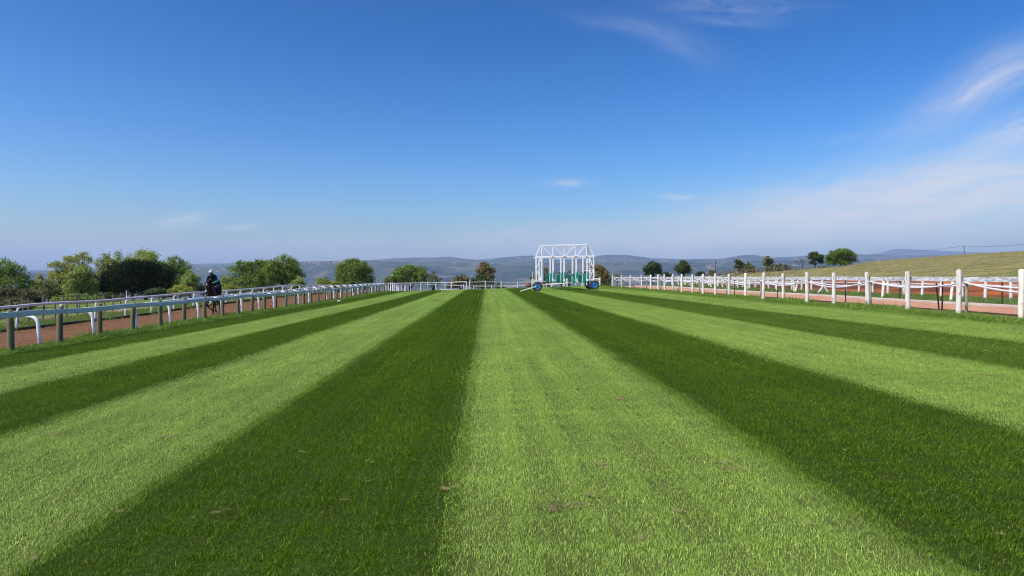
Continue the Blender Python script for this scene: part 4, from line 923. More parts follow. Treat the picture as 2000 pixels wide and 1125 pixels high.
# wheels
def wheel(cx_, cyc, Y, parent):
    c_ = P(1000+cx_/8.655, 460+cyc/8.655, YG); R_ = .50
    g_ = H(c_.x, Y); c_ = Vector((c_.x, Y, g_+R_-.015)); wh = empty("wheel", c_-GO); wh.parent = parent
    mb = MB(); n = 36; prof_w = [(.27,-.12),(.40,-.15),(.47,-.135),(.50,-.09),(.50,.09),(.47,.135),(.40,.15),(.27,.12)]; vs = []
    for k in range(n):
        a = 2*math.pi*k/n
        for j, (r_, y_) in enumerate(prof_w):
            rr_ = r_-(.012 if (k%2 == 0 and r_ > .46) else 0); vs.append((rr_*math.cos(a), y_, rr_*math.sin(a)))
    m_ = len(prof_w); fs = [(k*m_+j, k*m_+(j+1)%m_, ((k+1)%n)*m_+(j+1)%m_, ((k+1)%n)*m_+j) for k in range(n) for j in range(m_)]
    mb.add(vs, fs); mb.build("tyre", M['rubber'], wh, True)
    mb = MB(); prof_q = [(.275,-.13),(.29,-.125),(.275,-.05),(.24,-.02),(.15,-.03),(.10,-.075),(.0,-.08)]; vs = []
    for k in range(n):
        a = 2*math.pi*k/n
        for r_, y_ in prof_q: vs.append((r_*math.cos(a), y_, r_*math.sin(a)))
    m_ = len(prof_q); fs = [(k*m_+j, k*m_+j+1, ((k+1)%n)*m_+j+1, ((k+1)%n)*m_+j) for k in range(n) for j in range(m_-1)]
    mb.add(vs, fs); rim = mb.build("rim", M['rimblue'], wh, True)
    mb = MB(); mb.tube([(0,-.06,0),(0,-.13,0)], [.07,.055], 14)
    for k in range(5): a = 2*math.pi*k/5+.3; mb.tube([(.12*math.cos(a),-.05,.12*math.sin(a)), (.12*math.cos(a),-.075,.12*math.sin(a))], .02, 8)
    mb.build("hub", M['strap'], rim)
    return c_
wl = wheel(423, 870, YG-.1, gate); w1 = wheel(1391, 845, YG-.1, gate); w2 = wheel(1391-.0, 845, YG+DB+.3, gate); w3 = wheel(470, 870, YG+DB-.2, gate)
gb("axle", [(w1, w2), (wl, w3)], .09, M['strap'])
gb("wheel_strut", [(wl+Vector((0,.2,0)), gp(414,770,.1)), (w1+Vector((0,.2,0)), gp(1386,750,.1)), (w2-Vector((0,.2,0)), gp(1386,750,DB))], .10, M['gatewhite'])
tb_ = P(1015.8, 568.3, YG-.4); tb_.z = H(tb_.x, tb_.y)+.05
gb("tow_bar", [(wl+Vector((-.1,-.15,.02)), tb_)], .085, M['gatewhite'])
# ------------------------------------------------------------------ skinned bodies
def skinned(name, nodes, edges, material, parent, levels=2, root=0, loc=None, smooth=True):
    """nodes: [(x,y,z, rx, ry)], edges: index pairs"""
    me = bpy.data.meshes.new(name); me.from_pydata([n_[:3] for n_ in nodes], edges, []); me.update()
    o = bpy.data.objects.new(name, me); COL.objects.link(o); me.materials.append(material)
    if parent: o.parent = parent
    if loc: o.location = loc
    sk = o.modifiers.new("skin", 'SKIN'); sk.use_smooth_shade = True; sk.branch_smoothing = .4
    d = me.skin_vertices[0].data
    for i, n_ in enumerate(nodes): d[i].radius = (n_[3], n_[4] if len(n_) > 4 else n_[3]); d[i].use_root = (i == root); d[i].use_loose = False
    ss = o.modifiers.new("subsurf", 'SUBSURF'); ss.levels = levels; ss.render_levels = levels
    return o
HX, HY = -14.72, 36.6
hz0 = H(HX, HY)
horse = tag(empty("horse", (HX, HY, hz0)), "dark bay horse cantering on the brown track towards the camera", "horse"); horse.rotation_euler = (0, 0, R(11))
hn_ = [ # body
 (0,.55,1.18,.28,.30),(0,.12,1.20,.27,.34),(0,-.12,1.18,.22,.28),(0,.95,1.22,.27,.28),(0,1.28,1.28,.27,.27),(0,1.50,1.22,.16,.18),
 # neck, head
 (0,-.30,1.38,.18,.24),(-.02,-.52,1.60,.145,.18),(-.04,-.68,1.75,.11,.13),(-.05,-.80,1.74,.10,.125),(-.06,-.90,1.60,.095,.11),(-.07,-1.00,1.40,.065,.075),(-.07,-1.04,1.26,.062,.065),
 # planted foreleg (horse's left, seen right)
 (.14,-.08,.98,.12,.12),(.13,-.06,.76,.075,.085),(.11,-.10,.52,.055,.06),(.10,-.07,.44,.042,.045),(.08,-.05,.22,.034,.036),(.07,-.06,.13,.042,.045),(.06,-.11,.05,.045,.05),
 # lifted foreleg
 (-.15,-.10,.98,.12,.12),(-.17,-.20,.76,.075,.08),(-.18,-.32,.53,.055,.06),(-.16,-.28,.46,.042,.045),(-.06,-.10,.33,.034,.036),(.0,-.02,.28,.042,.042),(.03,.04,.21,.045,.045),
 # hind legs
 (.15,1.30,1.02,.16,.19),(.17,1.12,.80,.10,.12),(.16,1.38,.52,.055,.065),(.15,1.36,.44,.045,.05),(.14,1.22,.20,.037,.04),(.14,1.17,.12,.044,.046),(.14,1.10,.05,.048,.052),
 (-.15,1.34,1.02,.16,.19),(-.17,1.28,.80,.10,.12),(-.16,1.62,.56,.055,.065),(-.15,1.64,.48,.045,.05),(-.12,1.62,.26,.037,.04),(-.11,1.60,.18,.044,.046),(-.10,1.62,.10,.046,.05)]
he = [(0,1),(1,2),(0,3),(3,4),(4,5),(2,6),(6,7),(7,8),(8,9),(9,10),(10,11),(11,12),(2,13)]+[(i,i+1) for i in range(13,19)]+[(2,20)]+[(i,i+1) for i in range(20,26)]+[(4,27)]+[(i,i+1) for i in range(27,33)]+[(4,34)]+[(i,i+1) for i in range(34,40)]
skinned("horse_body", hn_, he, M['horse'], horse, 2, 0)
for s_ in (-1, 1):
    mb = MB(); mb.tube([(-.05+s_*.055,-.70,1.82),(-.05+s_*.075,-.72,1.88),(-.05+s_*.08,-.72,1.96)], [.035,.035,.006], 8); mb.build("ear", M['horse'], horse, True)
    mb = MB(); mb.ell((-.06+s_*.088,-.90,1.64), (.018,.022,.018), 8, 6); mb.build("eye", M['black'], horse, True)
for (x, y, z, tilt) in ((.06,-.13,.0,0),(.05,.08,.15,1),(.14,1.07,.0,0),(-.10,1.64,.05,0)):
    mb = MB(); mb.tube([(x,y,z),(x,y+.015,z+.075)], [.066,.048], 12); mb.build("hoof", M['hoof'], horse, True)
mb = MB(); mb.ell((-.06,-.985,1.62), (.028,.018,.035), 10, 7); mb.build("white_star", M['white'], horse, True)
mb = MB(); mb.ell((-.072,-1.092,1.30), (.035,.022,.05), 10, 7); mb.build("white_snip", M['white'], horse, True)
mb = MB()
rm = random.Random(3)
for k in range(26):
    u = k/25; y = -.74+.62*u; z = 1.86-.36*u; x = .03+rm.uniform(-.02,.02); mb.tube([(x-.02,y,z),(x+.06,y+.02,z+.01),(x+.13,y+.05,z-.16-rm.uniform(0,.08))], [.022,.026,.006], 6)
for k in range(7): a = rm.uniform(-.05,.05); mb.tube([(-.05+a,-.74,1.86),(-.05+a*1.3,-.88,1.84),(-.055+a*1.5,-.96,1.72)], [.02,.022,.005], 6)
mb.build("mane", M['mane'], horse, True)
mb = MB()
for k in range(12): a = rm.uniform(-.05,.05); mb.tube([(a*.5,1.60,1.26),(a*1.5,1.80,1.18),(a*2.5,1.88+abs(a),.80),(a*3,1.88,.50+abs(a))], [.03,.045,.04,.006], 6)
mb.build("tail", M['mane'], horse, True)
# bridle and saddle cloth
mb = MB()
def ring(c_, rx, rz, tiltd, rad, n=20):
    t_ = R(tiltd); pts = []
    for k in range(n+1):
        a = 2*math.pi*k/n; p_ = Vector((rx*math.cos(a), rz*math.sin(a), 0)); p_ = Matrix.Rotation(t_, 3, 'X')@p_; pts.append(Vector(c_)+p_)
    return pts
mb.tube(ring((-.068,-.98,1.44), .082, .095, 15, 0), .010, 6); mb.tube(ring((-.055,-.83,1.76), .118, .135, 25, 0), .010, 6)
for s_ in (-1,1): mb.tube([(-.06+s_*.11,-.84,1.76),(-.065+s_*.088,-.99,1.42)], .009, 6); mb.tube([(-.068+s_*.075,-1.0,1.34),(s_*.12,-.62,1.50),(.10+s_*.03,-.30,1.62)], .009, 6)
mb.build("bridle", M['black'], horse, True)
mb = MB(); vs = []; nA = 18
for j, y in enumerate((.12,.3,.6,.78)):
    for k in range(nA+1):
        a = math.pi*(-.12+1.24*k/nA); vs.append((.305*math.cos(a), y, 1.20+(.36-.02*j)*math.sin(a)))
fs = [(j*(nA+1)+k, j*(nA+1)+k+1, (j+1)*(nA+1)+k+1, (j+1)*(nA+1)+k) for j in range(3) for k in range(nA)]
mb.add(vs, fs); sc_ = mb.build("saddle_cloth", M['navy'], horse, True); sm = sc_.modifiers.new("solid", 'SOLIDIFY'); sm.thickness = .025
mb = MB(); mb.ell((0,.42,1.57), (.17,.27,.05), 16, 8); mb.ell((0,.62,1.62), (.13,.08,.05), 12, 7); mb.build("saddle", M['black'], horse, True)

# jockey, crouching
jk = tag(empty("person", (HX, HY, hz0)), "crouching rider in white helmet and navy jacket with cyan stripes on the dark horse", "person"); jk.rotation_euler = (0, 0, R(8))
jn = [(0,.62,1.80,.155,.13),(0,.42,1.95,.14,.11),(0,.18,2.06,.18,.11),(0,.10,2.10,.10,.09),(0,.0,2.13,.055,.06),(0,-.10,2.18,.075,.09),(0,-.14,2.25,.085,.10),
 (.19,.10,2.05,.075),(.26,.04,1.87,.065),(.25,-.06,1.77,.055),(.17,-.24,1.70,.036),(.13,-.31,1.69,.035,.03),
 (-.19,.10,2.05,.075),(-.24,.06,1.88,.065),(-.22,-.04,1.78,.055),(-.10,-.24,1.72,.036),(-.05,-.30,1.70,.035,.03),
 (.14,.52,1.74,.11),(.33,.22,1.52,.085),(.36,.20,1.44,.08),(.34,.42,1.18,.06),(.33,.48,1.08,.045),(.33,.40,1.03,.045,.035),(.33,.30,1.03,.04,.03),
 (-.14,.52,1.74,.11),(-.33,.22,1.52,.085),(-.36,.20,1.44,.08),(-.34,.42,1.18,.06),(-.33,.48,1.08,.045),(-.33,.40,1.03,.045,.035),(-.33,.30,1.03,.04,.03)]
je = [(0,1),(1,2),(2,3),(3,4),(4,5),(5,6),(2,7),(7,8),(8,9),(9,10),(10,11),(2,12),(12,13),(13,14),(14,15),(15,16),(0,17)]+[(i,i+1) for i in range(17,23)]+[(0,24)]+[(i,i+1) for i in range(24,30)]
skinned("body", jn, je, M['skin'], jk, 2, 0)
g_ = .022
jj = [(n_[0],n_[1],n_[2], n_[3]+g_, (n_[4] if len(n_) > 4 else n_[3])+g_) for n_ in jn]
ji = [0,1,2,3,7,8,9,10,12,13,14,15]; mpj = {a: b_ for b_, a in enumerate(ji)}
skinned("jacket", [jj[i] for i in ji], [(mpj[a], mpj[b_]) for a, b_ in je if a in mpj and b_ in mpj], M['navy'], jk, 2, 0)
bi = [0,17,18,19,20,24,25,26,27]; mpb = {a: b_ for b_, a in enumerate(bi)}
skinned("breeches", [jj[i] for i in bi], [(mpb[a], mpb[b_]) for a, b_ in je if a in mpb and b_ in mpb], M['navy'], jk, 2, 0)
for s_ in (17, 24):
    o_ = 3; skinned("boot", [jj[i] for i in (s_+3, s_+4, s_+5, s_+6)], [(0,1),(1,2),(2,3)], M['black'], jk, 2, 0)
# cyan stripes down the sleeves and back, lime gloves
for s_ in (1, -1):
    mb = MB(); mb.tube([(s_*.13,.12,2.19),(s_*.235,.04,2.10),(s_*.31,.0,1.90),(s_*.30,-.09,1.79),(s_*(.21 if s_ > 0 else .24),(-.26 if s_ > 0 else -.14),(1.745 if s_ > 0 else 1.76))], ([.018,.026,.032,.034,.026] if s_ > 0 else [.012,.016,.018,.010,.008]), 8); mb.build("sleeve_stripe", M['cyan'], jk, True)
    mb = MB(); mb.tube([(s_*.06,.22,2.20),(s_*.10,.42,2.09),(s_*.14,.62,1.94)], [.012,.018,.016], 6); mb.build("back_stripe", M['cyan'], jk, True)
    hx = .13 if s_ > 0 else -.05
    gl_ = MB(); gl_.ell((hx,-.32,1.69), (.042,.05,.038), 12, 8)
    for f in range(5):
        if f < 4: a = -.033+.022*f; gl_.tube([(hx+a,-.35,1.71),(hx+a*1.05,-.385,1.695),(hx+a,-.375,1.662),(hx+a*.9,-.345,1.655)], [.012,.0115,.011,.009], 6)
        else: gl_.tube([(hx-s_*.04,-.31,1.70),(hx-s_*.05,-.345,1.715),(hx-s_*.03,-.375,1.715)], [.013,.012,.009], 6)
    gl_.build("glove", M['lime'], jk, True)
# helmet with dark stripes, goggles, face
mb = MB(); mb.ell((0,-.13,2.285), (.125,.15,.125), 20, 12); mb.v = [(x, y, max(z, 2.235)) for x, y, z in mb.v]; hm = mb.build("helmet", M['helmetw'], jk, True)
mb = MB()
for s_ in (-.045, .0, .045):
    pts = [(s_, -.13+.154*math.cos(a)*math.sqrt(max(0.05,1-(s_/.125)**2)), 2.287+.129*math.sin(a)*math.sqrt(1-(s_/.125)**2)) for a in np.linspace(.1, math.pi-.1, 12)]
    if s_ != 0: mb.tube(pts, .012, 5)
mb.build("helmet_stripe", M['black'], hm, True)
mb = MB(); mb.beam((-.09,-.285,2.255),(.09,-.285,2.255),.04,.012,ch=.2); mb.build("helmet_peak", M['black'], hm)
mb = MB(); mb.ell((0,-.232,2.215), (.075,.03,.028), 14, 7); mb.build("goggles", M['black'], jk, True)
mb = MB(); mb.tube([(0,-.235,2.215),(0,-.258,2.18),(0,-.24,2.165)], [.012,.018,.014], 8); mb.build("nose", M['skin'], jk, True)

# ------------------------------------------------------------------ trees
M['lf_mid'] = leaf_mat("leaf_mid_green", (.07,.125,.018), (.28,.38,.06))
M['lf_light'] = leaf_mat("leaf_light_green", (.12,.18,.03), (.40,.48,.11))
M['lf_yellow'] = leaf_mat("leaf_yellow_green", (.13,.165,.025), (.46,.47,.09))
M['lf_olive'] = leaf_mat("leaf_olive", (.06,.085,.025), (.25,.26,.09))
M['lf_brown'] = leaf_mat("leaf_brown_scrub", (.06,.065,.025), (.19,.18,.07))
M['lf_black'] = leaf_mat("leaf_near_black", (.004,.010,.004), (.016,.028,.008), trans=.1, rough=.8)
M['lf_dark'] = leaf_mat("leaf_dark_green", (.02,.04,.012), (.10,.14,.028), trans=.25)
M['lf_gold'] = leaf_mat("leaf_gold_tips", (.05,.05,.018), (.30,.22,.06), trans=.2)
M['lf_round'] = leaf_mat("leaf_bright_round", (.04,.085,.008), (.22,.31,.025), trans=.3)
def foliage_mesh(name, lobes, n, size, seed, gap=.0):
    r_ = np.random.default_rng(seed); L = np.array(lobes, float)        # cx,cy,cz,rx,ry,rz
    wgt = (L[:,3]*L[:,5]); wgt = wgt/wgt.sum(); ncl = max(14, n//30)
    li = r_.choice(len(L), ncl, p=wgt); d = r_.normal(size=(ncl,3)); d /= np.linalg.norm(d, axis=1)[:, None]
    d[:, 2] = np.where(d[:, 2] < -.55, -d[:, 2], d[:, 2]); rad = r_.uniform(.62, 1.05, ncl)**.7
    c_ = L[li,:3]+d*L[li,3:6]*rad[:, None]
    k = r_.integers(0, ncl, n); sd_ = (L[li[k],3:6]*.115+size*.35)
    p_ = c_[k]+r_.normal(size=(n,3))*sd_; nrm = d[k]+r_.normal(size=(n,3))*.75+np.array([0,0,.35]); nrm /= np.linalg.norm(nrm, axis=1)[:, None]
    a = np.cross(nrm, r_.normal(size=(n,3))); a /= np.linalg.norm(a, axis=1)[:, None]; b_ = np.cross(nrm, a)
    s_ = size*r_.uniform(.55, 1.25, n)[:, None]
    V = np.stack([p_-a*s_*.5, p_+b_*s_*.33-nrm*s_*.08, p_+a*s_*.5, p_-b_*s_*.33+nrm*s_*.08], 1).reshape(-1, 3)
    return np_mesh(name, V, np.arange(n*4).reshape(n, 4))
def tree(px, ytop, ybot, hw, Y, leafmat, label, name="broadleaf_tree", lobes=None, n=5000, leaf=None, seed=1, trunk=True, bark='bark', cat="tree", limbs=7, ybase=None, group=None, jag=.25):
    """px centre, ytop..ybot crown extent, hw half width, all in photo pixels at distance Y metres"""
    k = Y/FP; X = (px-950)*k; g = H(X, Y); zt = EYE+(541-ytop)*k; zb = max(g+.0, EYE+(541-ybot)*k) if trunk else g
    W_ = hw*k; Hc = zt-zb; r_ = random.Random(seed)
    root = tag(empty(name, (X, Y, g), 0), label, cat, group); zb -= g; zt -= g
    if lobes is None:
        lobes = []
        for i in range(11):
            a = r_.uniform(0, 6.283); v = r_.uniform(-.75, .72); rr = math.sqrt(max(0, 1-v*v))*r_.uniform(.45, .68)
            s_ = r_.uniform(.30, .46); lobes.append((rr*math.cos(a), rr*math.sin(a), v*.62, s_, s_, s_*1.05))
        lobes.append((0,0,.52,.42,.42,.46)); lobes.append((0,0,-.1,.55,.55,.6)); lobes.append((.58,0,-.15,.38,.4,.42)); lobes.append((-.58,0,-.2,.38,.4,.42))
    LB = []
    for l in lobes:
        if len(l) == 4: l = (l[0], r_.uniform(-.35,.35), l[1], l[2], min(l[2], .6), l[3])
        LB.append((l[0]*W_, l[1]*W_, (zt+zb)/2+l[2]*Hc/2, l[3]*W_, l[4]*W_, l[5]*Hc/2))
    leaf = leaf or max(.16, 3.1*k); n = int(n*(1.45 if px < 760 and leaf < 1 else 1.15))
    o = link_mesh("crown", foliage_mesh("crown", LB, n, leaf, seed), leafmat, root)
    mb = MB(); tr = max(.06, min(.35, (zt)*.035)); zc = (zt+zb)/2
    base = Vector((0,0,-.3)); fork = Vector((r_.uniform(-.1,.1)*W_, 0, max(zb*.9, .25*zt)))
    mb.tube([base, base.lerp(fork, .5)+Vector((r_.uniform(-.05,.05)*W_, 0, 0)), fork], [tr*1.3, tr, tr*.8], 8)
    for i in range(limbs):
        l = LB[i % len(LB)]; tip = Vector((l[0], l[1], l[2]))*1.0; md_ = fork.lerp(tip, .5)+Vector((r_.uniform(-.08,.08)*W_, r_.uniform(-.08,.08)*W_, r_.uniform(0,.06)*Hc)); mb.tube([fork-Vector((0,0,.1)), md_, tip], [tr*.55, tr*.35, tr*.12], 6)
    mb.build("trunk", M[bark], root, True); return root
T = tree
# left wood
T(12,508,612,47,70,M['lf_mid'],"dark green bushy tree at the far left edge of the picture",seed=11,n=9000,lobes=[(-.1,.55,.5,.45),(.35,.35,.42,.45),(.62,.0,.34,.4),(-.5,.1,.55,.7),(.1,-.2,.7,.6),(.55,-.55,.4,.4),(0,-.7,.8,.4),(.80,-.05,.2,.25)])
T(3,560,622,38,52,M['lf_brown'],"brown scrubby bush below the leftmost tree",name="scrub_bush",seed=12,n=4500,cat="bush")
T(52,566,618,30,56,M['lf_brown'],"low brown bush right of the leftmost tree",name="scrub_bush",seed=13,n=4000,cat="bush")
T(28,585,626,34,48,M['lf_olive'],"olive undergrowth bush behind the leftmost paddock posts",name="scrub_bush",seed=14,n=3500,cat="bush")
T(73,537,590,17,84,M['lf_yellow'],"small yellow-green sapling in the gap beside the leftmost tree",name="sapling",seed=15,n=1800,cat="tree",lobes=[(0,.6,.45,.4),(.4,.2,.4,.35),(-.5,0,.4,.4),(.2,-.4,.7,.6)])
T(95,550,610,28,76,M['lf_olive'],"grey-green bush between the sapling and the yellow-green tree",name="scrub_bush",seed=16,n=3200,cat="bush")
T(120,512,606,30,86,M['lf_yellow'],"yellow-green tree on the left shoulder of the main clump",seed=17,n=4500,lobes=[(-.3,.75,.5,.22),(.4,.55,.5,.3),(-.55,.35,.4,.25),(0,.0,.8,.5),(.1,-.5,.9,.5)])
T(156,494,606,30,90,M['lf_yellow'],"tall yellow-green tree with two pointed tops",seed=18,n=6000,lobes=[(-.62,.72,.30,.16),(.15,.85,.36,.16),(.55,.65,.30,.2),(-.2,.55,.6,.3),(0,.1,.85,.4),(.3,-.45,.85,.5),(-.5,-.3,.6,.5)])
T(160,520,612,32,74,M['lf_light'],"mid green tree standing in front of the tall yellow-green one",seed=19,n=6500)
T(205,496,600,26,96,M['lf_yellow'],"yellowish tree just left of the tall twin light green trees",seed=20,n=4200,lobes=[(.1,.85,.45,.18),(-.4,.6,.4,.22),(.4,.45,.5,.3),(0,0,.8,.5),(0,-.5,.9,.5)])
T(231,491,600,24,98,M['lf_light'],"light green domed tree left of centre above the black tree",seed=21,n=5000)
T(285,490,600,36,100,M['lf_light'],"tall light green tree directly above the near-black tree",seed=22,n=7000,lobes=[(-.2,.78,.5,.25),(.35,.62,.5,.3),(-.65,.5,.3,.3),(.7,.2,.4,.4),(0,.2,.9,.5),(0,-.4,.95,.6)])
T(262,508,598,75,78,M['lf_black'],"broad near-black domed tree in the middle of the left wood",seed=23,n=26000,leaf=.17,lobes=[(0.05,.45,.5,.5),(-.45,.2,.5,.5),(.45,.3,.48,.55),(-.8,-.35,.22,.4),(.78,-.1,.25,.5),(-.2,-.25,.75,.6),(.35,-.3,.6,.6),(0,.1,.7,.7),(.2,.55,.35,.4),(-.6,-.5,.38,.45),(.6,-.5,.38,.45)])
T(342,500,596,30,92,M['lf_mid'],"rounded green tree right of the near-black tree",seed=24,n=6500,lobes=[(-.1,.7,.5,.28),(.4,.4,.5,.35),(-.5,.3,.5,.4),(.1,0,.8,.5),(.4,-.4,.7,.5),(-.3,-.5,.7,.5)])
T(372,526,592,19,86,M['lf_light'],"shorter leafy tree at the right end of the left wood",seed=25,n=3200)
T(352,556,582,24,66,M['lf_yellow'],"low yellowish bush under the right end of the left wood",name="low_bush",seed=26,n=2200,cat="bush",leaf=.14)
T(310,562,590,30,72,M['lf_dark'],"low dark undergrowth bush below the near-black tree",name="low_bush",seed=27,n=2600,cat="bush")
T(150,575,606,50,66,M['lf_mid'],"long low green bush behind the paddock posts",name="low_bush",seed=28,n=4500,cat="bush")
T(215,572,600,35,70,M['lf_dark'],"dark low bush behind the last paddock posts",name="low_bush",seed=29,n=3500,cat="bush")
T(398,552,580,18,80,M['lf_dark'],"small dark bush just left of the horse's head",name="low_bush",seed=30,n=1500,cat="bush")
# second group behind the rider
T(478,510,580,41,84,M['lf_mid'],"ragged green tree just right of the horse rider",seed=31,n=7500,lobes=[(-.1,.8,.22,.2),(.3,.62,.3,.3),(-.45,.25,.4,.4),(.1,.2,.6,.5),(-.7,-.3,.35,.5),(.6,-.1,.45,.6),(0,-.45,.9,.5)])
T(515,508,578,24,92,M['lf_mid'],"narrower green tree between the ragged tree and the big round one",seed=32,n=4200,lobes=[(-.3,.75,.4,.22),(.3,.62,.4,.3),(0,.2,.8,.4),(0,-.4,.95,.6)])
T(556,498,578,41,88,M['lf_mid'],"big round green tree behind the lamp post, left of centre",seed=33,n=9500)
T(584,540,580,16,80,M['lf_light'],"short light green bush at the foot of the big round tree",name="low_bush",seed=34,n=1700,cat="bush")
T(452,553,580,19,72,M['lf_yellow'],"low yellow-topped bush directly behind the horse's hindquarters",name="low_bush",seed=35,n=1700,cat="bush",leaf=.14)
T(520,560,580,45,74,M['lf_dark'],"long dark undergrowth bush below the ragged tree",name="low_bush",seed=36,n=3500,cat="bush")
# single tree, bush left of it
T(691,506,572,38,100,M['lf_mid'],"isolated round green tree with a pointed top",seed=37,n=9000,lobes=[(-.1,.72,.45,.28),(.3,.5,.45,.35),(-.45,.35,.45,.4),(.55,.05,.42,.5),(-.6,-.2,.38,.5),(0,.1,.7,.5),(.1,-.45,.8,.5),(.75,-.5,.25,.4),(-.7,-.6,.28,.35)])
T(632,540,570,18,96,M['lf_light'],"low light bush left of the isolated round tree",name="low_bush",seed=38,n=1800,cat="bush")
T(655,550,572,22,92,M['lf_yellow'],"small yellowish bush at the foot of the isolated round tree",name="low_bush",seed=39,n=1500,cat="bush")
T(800,518,566,36,118,M['lf_mid'],"wide spreading olive tree left of centre on the slope",seed=40,n=8500,lobes=[(-.1,.6,.5,.4),(.35,.5,.45,.4),(-.55,.1,.4,.5),(.65,.0,.38,.5),(0,-.2,.85,.6),(-.8,-.35,.22,.4)])
T(764,536,566,15,118,M['lf_olive'],"thin sparse bush on the left flank of the wide olive tree",name="low_bush",seed=41,n=900,cat="bush")
T(848,530,568,17,122,M['lf_olive'],"sparse greyish tree right of the wide olive tree",seed=42,n=1500,leaf=.2)
T(901,537,566,17,116,M['lf_gold'],"gold-tipped dark bush left of the dark conifer",name="low_bush",seed=43,n=2600,cat="bush")
T(884,547,566,11,118,M['lf_gold'],"small golden bush beside the gold-tipped one",name="low_bush",seed=44,n=1000,cat="bush")
T(947,514,550,21,112,M['lf_gold'],"dark pine-like tree with golden clumps near the centre",name="pine_tree",seed=45,n=3800,lobes=[(-.1,.8,.4,.2),(.2,.45,.6,.22),(-.3,.2,.6,.25),(.55,.1,.4,.22),(.1,-.25,.6,.25),(.75,-.55,.25,.15),(-.4,-.6,.4,.2)])
T(940,537,568,26,108,M['lf_dark'],"dark green bush at the foot of the pine-like tree",name="low_bush",seed=46,n=4200,cat="bush")
T(976,554,568,10,112,M['lf_dark'],"tiny dark bush right of the pine-like tree",name="low_bush",seed=47,n=700,cat="bush")
# behind the gate
T(1066,523,560,6,108,M['lf_gold'],"narrow golden conifer seen through the starting gate",name="pine_tree",seed=48,n=1100,lobes=[(0,.7,.5,.25),(0,.2,.8,.2),(0,-.3,1,.2),(0,-.75,1,.25)])
T(1043,533,560,8,104,M['lf_dark'],"small dark shrub behind the gate's left wheel",name="low_bush",seed=49,n=600,cat="bush")
T(1096,531,556,8,112,M['lf_gold'],"small gold-tipped shrub in the middle of the starting gate",name="low_bush",seed=50,n=800,cat="bush")
T(1112,529,560,10,116,M['lf_olive'],"thin grey-green shrub behind the gate's third stall",name="low_bush",seed=51,n=500,cat="bush")
T(1146,521,556,12,112,M['lf_gold'],"gold-brown tree behind the gate's right end",seed=52,n=1500)
T(1174,518,558,19,108,M['lf_gold'],"gold-brown rounded tree just right of the starting gate",seed=53,n=3400,lobes=[(-.3,.7,.45,.25),(.1,.5,.5,.3),(.5,0,.45,.4),(0,-.1,.8,.5),(.1,-.6,.9,.4)])
T(1174,548,566,19,104,M['lf_dark'],"low dark bush under the gold-brown tree by the gate",name="low_bush",seed=54,n=1800,cat="bush")
# right
T(1275,513,541,18,150,M['lf_dark'],"small dark round tree, first right of the gate",seed=55,n=4200,lobes=[(-.1,.6,.5,.4),(.4,.3,.5,.45),(-.5,0,.5,.5),(.65,-.25,.35,.35),(0,-.1,.7,.6),(-.4,-.5,.4,.35)])
T(1301,533,542,11,150,M['lf_dark'],"tiny dark bush between the two dark round trees",name="low_bush",seed=56,n=700,cat="bush")
T(1334,510,541,15,150,M['lf_dark'],"second dark round tree right of the gate",seed=57,n=3800)
T(1367,531,541,9,150,M['lf_dark'],"tiny bush right of the second dark round tree",name="low_bush",seed=58,n=500,cat="bush")
T(1390,528,541,8,150,M['lf_olive'],"tiny olive bush beside the slim mast",name="low_bush",seed=59,n=500,cat="bush")
T(1444,509,531,10,160,M['lf_dark'],"leaning dark tree at the left end of the brown hill fence",seed=60,n=1300,lobes=[(-.4,.75,.5,.25),(.1,.3,.6,.3),(-.3,-.1,.6,.3),(.5,-.5,.6,.4)])
T(1459,514,534,14,162,M['lf_olive'],"greyish tree next to the leaning dark tree",seed=61,n=1500)
T(1462,525,538,14,156,M['lf_dark'],"low dark bush behind the brown hill fence's left end",name="low_bush",seed=62,n=1600,cat="bush")
T(1500,502,529,9,165,M['lf_olive'],"slender olive tree above the brown hill fence",seed=63,n=1500,lobes=[(-.1,.7,.6,.25),(.4,.4,.6,.3),(-.5,.1,.5,.3),(.3,-.1,.7,.3),(0,-.6,.6,.35)])
T(1519,517,533,22,160,M['lf_dark'],"wide low dark bush right of the slender olive tree",name="low_bush",seed=64,n=3200,cat="bush",lobes=[(-.3,.3,.5,.6),(.35,.35,.5,.6),(-.75,-.2,.3,.6),(.8,-.2,.28,.5),(0,-.2,.8,.6)])
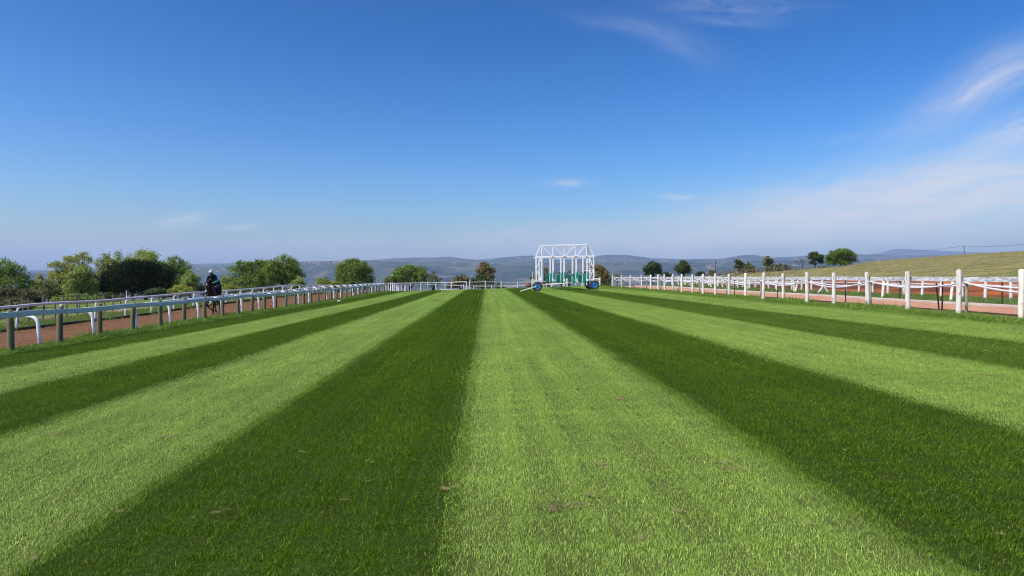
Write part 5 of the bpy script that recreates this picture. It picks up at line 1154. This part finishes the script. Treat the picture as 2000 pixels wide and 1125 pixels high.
T(1592,493,520,15,160,M['lf_dark'],"dark flat-topped acacia beside the bare tree",name="acacia_tree",seed=65,n=2600,lobes=[(-.3,.7,.5,.22),(.2,.4,.6,.25),(.6,.05,.4,.25),(-.5,.2,.4,.22),(-.3,-.5,.35,.2),(.7,-.45,.3,.2)])
T(1642,486,530,31,158,M['lf_round'],"bright green round tree standing on the hillside skyline",seed=66,n=14000,leaf=.22,limbs=8,lobes=[(-.1,.68,.42,.3),(.35,.5,.38,.3),(-.5,.42,.34,.3),(.62,.2,.36,.3),(-.68,-.0,.32,.35),(.1,.15,.5,.4),(.75,-.3,.26,.3),(-.3,-.3,.5,.4),(.35,-.4,.45,.4),(-.65,-.55,.3,.35),(0,-.6,.5,.35)])
T(1610,522,531,12,156,M['lf_brown'],"small brown shrub at the foot of the bright round tree",name="low_bush",seed=67,n=700,cat="bush")
T(1205,538,548,10,112,M['lf_olive'],"tiny shrub above the fence right of the gate",name="low_bush",seed=68,n=400,cat="bush")
# bare tree
q_ = P(1566, 527, 160); g = H(q_.x, q_.y); bt = tag(empty("bare_tree", (q_.x, q_.y, g)), "leafless grey tree on the hill beside the dark acacia", "tree")
mb = MB(); rb_ = random.Random(9); hh = EYE+(541-496)/FP*160-g
def branch(mb, p_, d, L_, r_, depth):
    e_ = p_+d*L_; m_ = p_.lerp(e_, .5)+Vector((rb_.uniform(-.06,.06), rb_.uniform(-.06,.06), .03))*L_; mb.tube([p_, m_, e_], [r_, r_*.8, r_*.6], 5 if depth > 1 else 7, caps=False)
    if depth < 6:
        for _ in range(3 if depth < 5 else 2):
            d2 = (d+Vector((rb_.uniform(-.75,.75), rb_.uniform(-.75,.75), rb_.uniform(-.2,.45)))).normalized(); branch(mb, e_, d2, L_*rb_.uniform(.62,.82), r_*.58, depth+1)
branch(mb, Vector((0,0,-.2)), Vector((.05,0,1)).normalized(), hh*.26, .17, 0)
mb.v = [(x, y, z) for x, y, z in mb.v]; mb.build("branches", M['palebark'], bt, True)
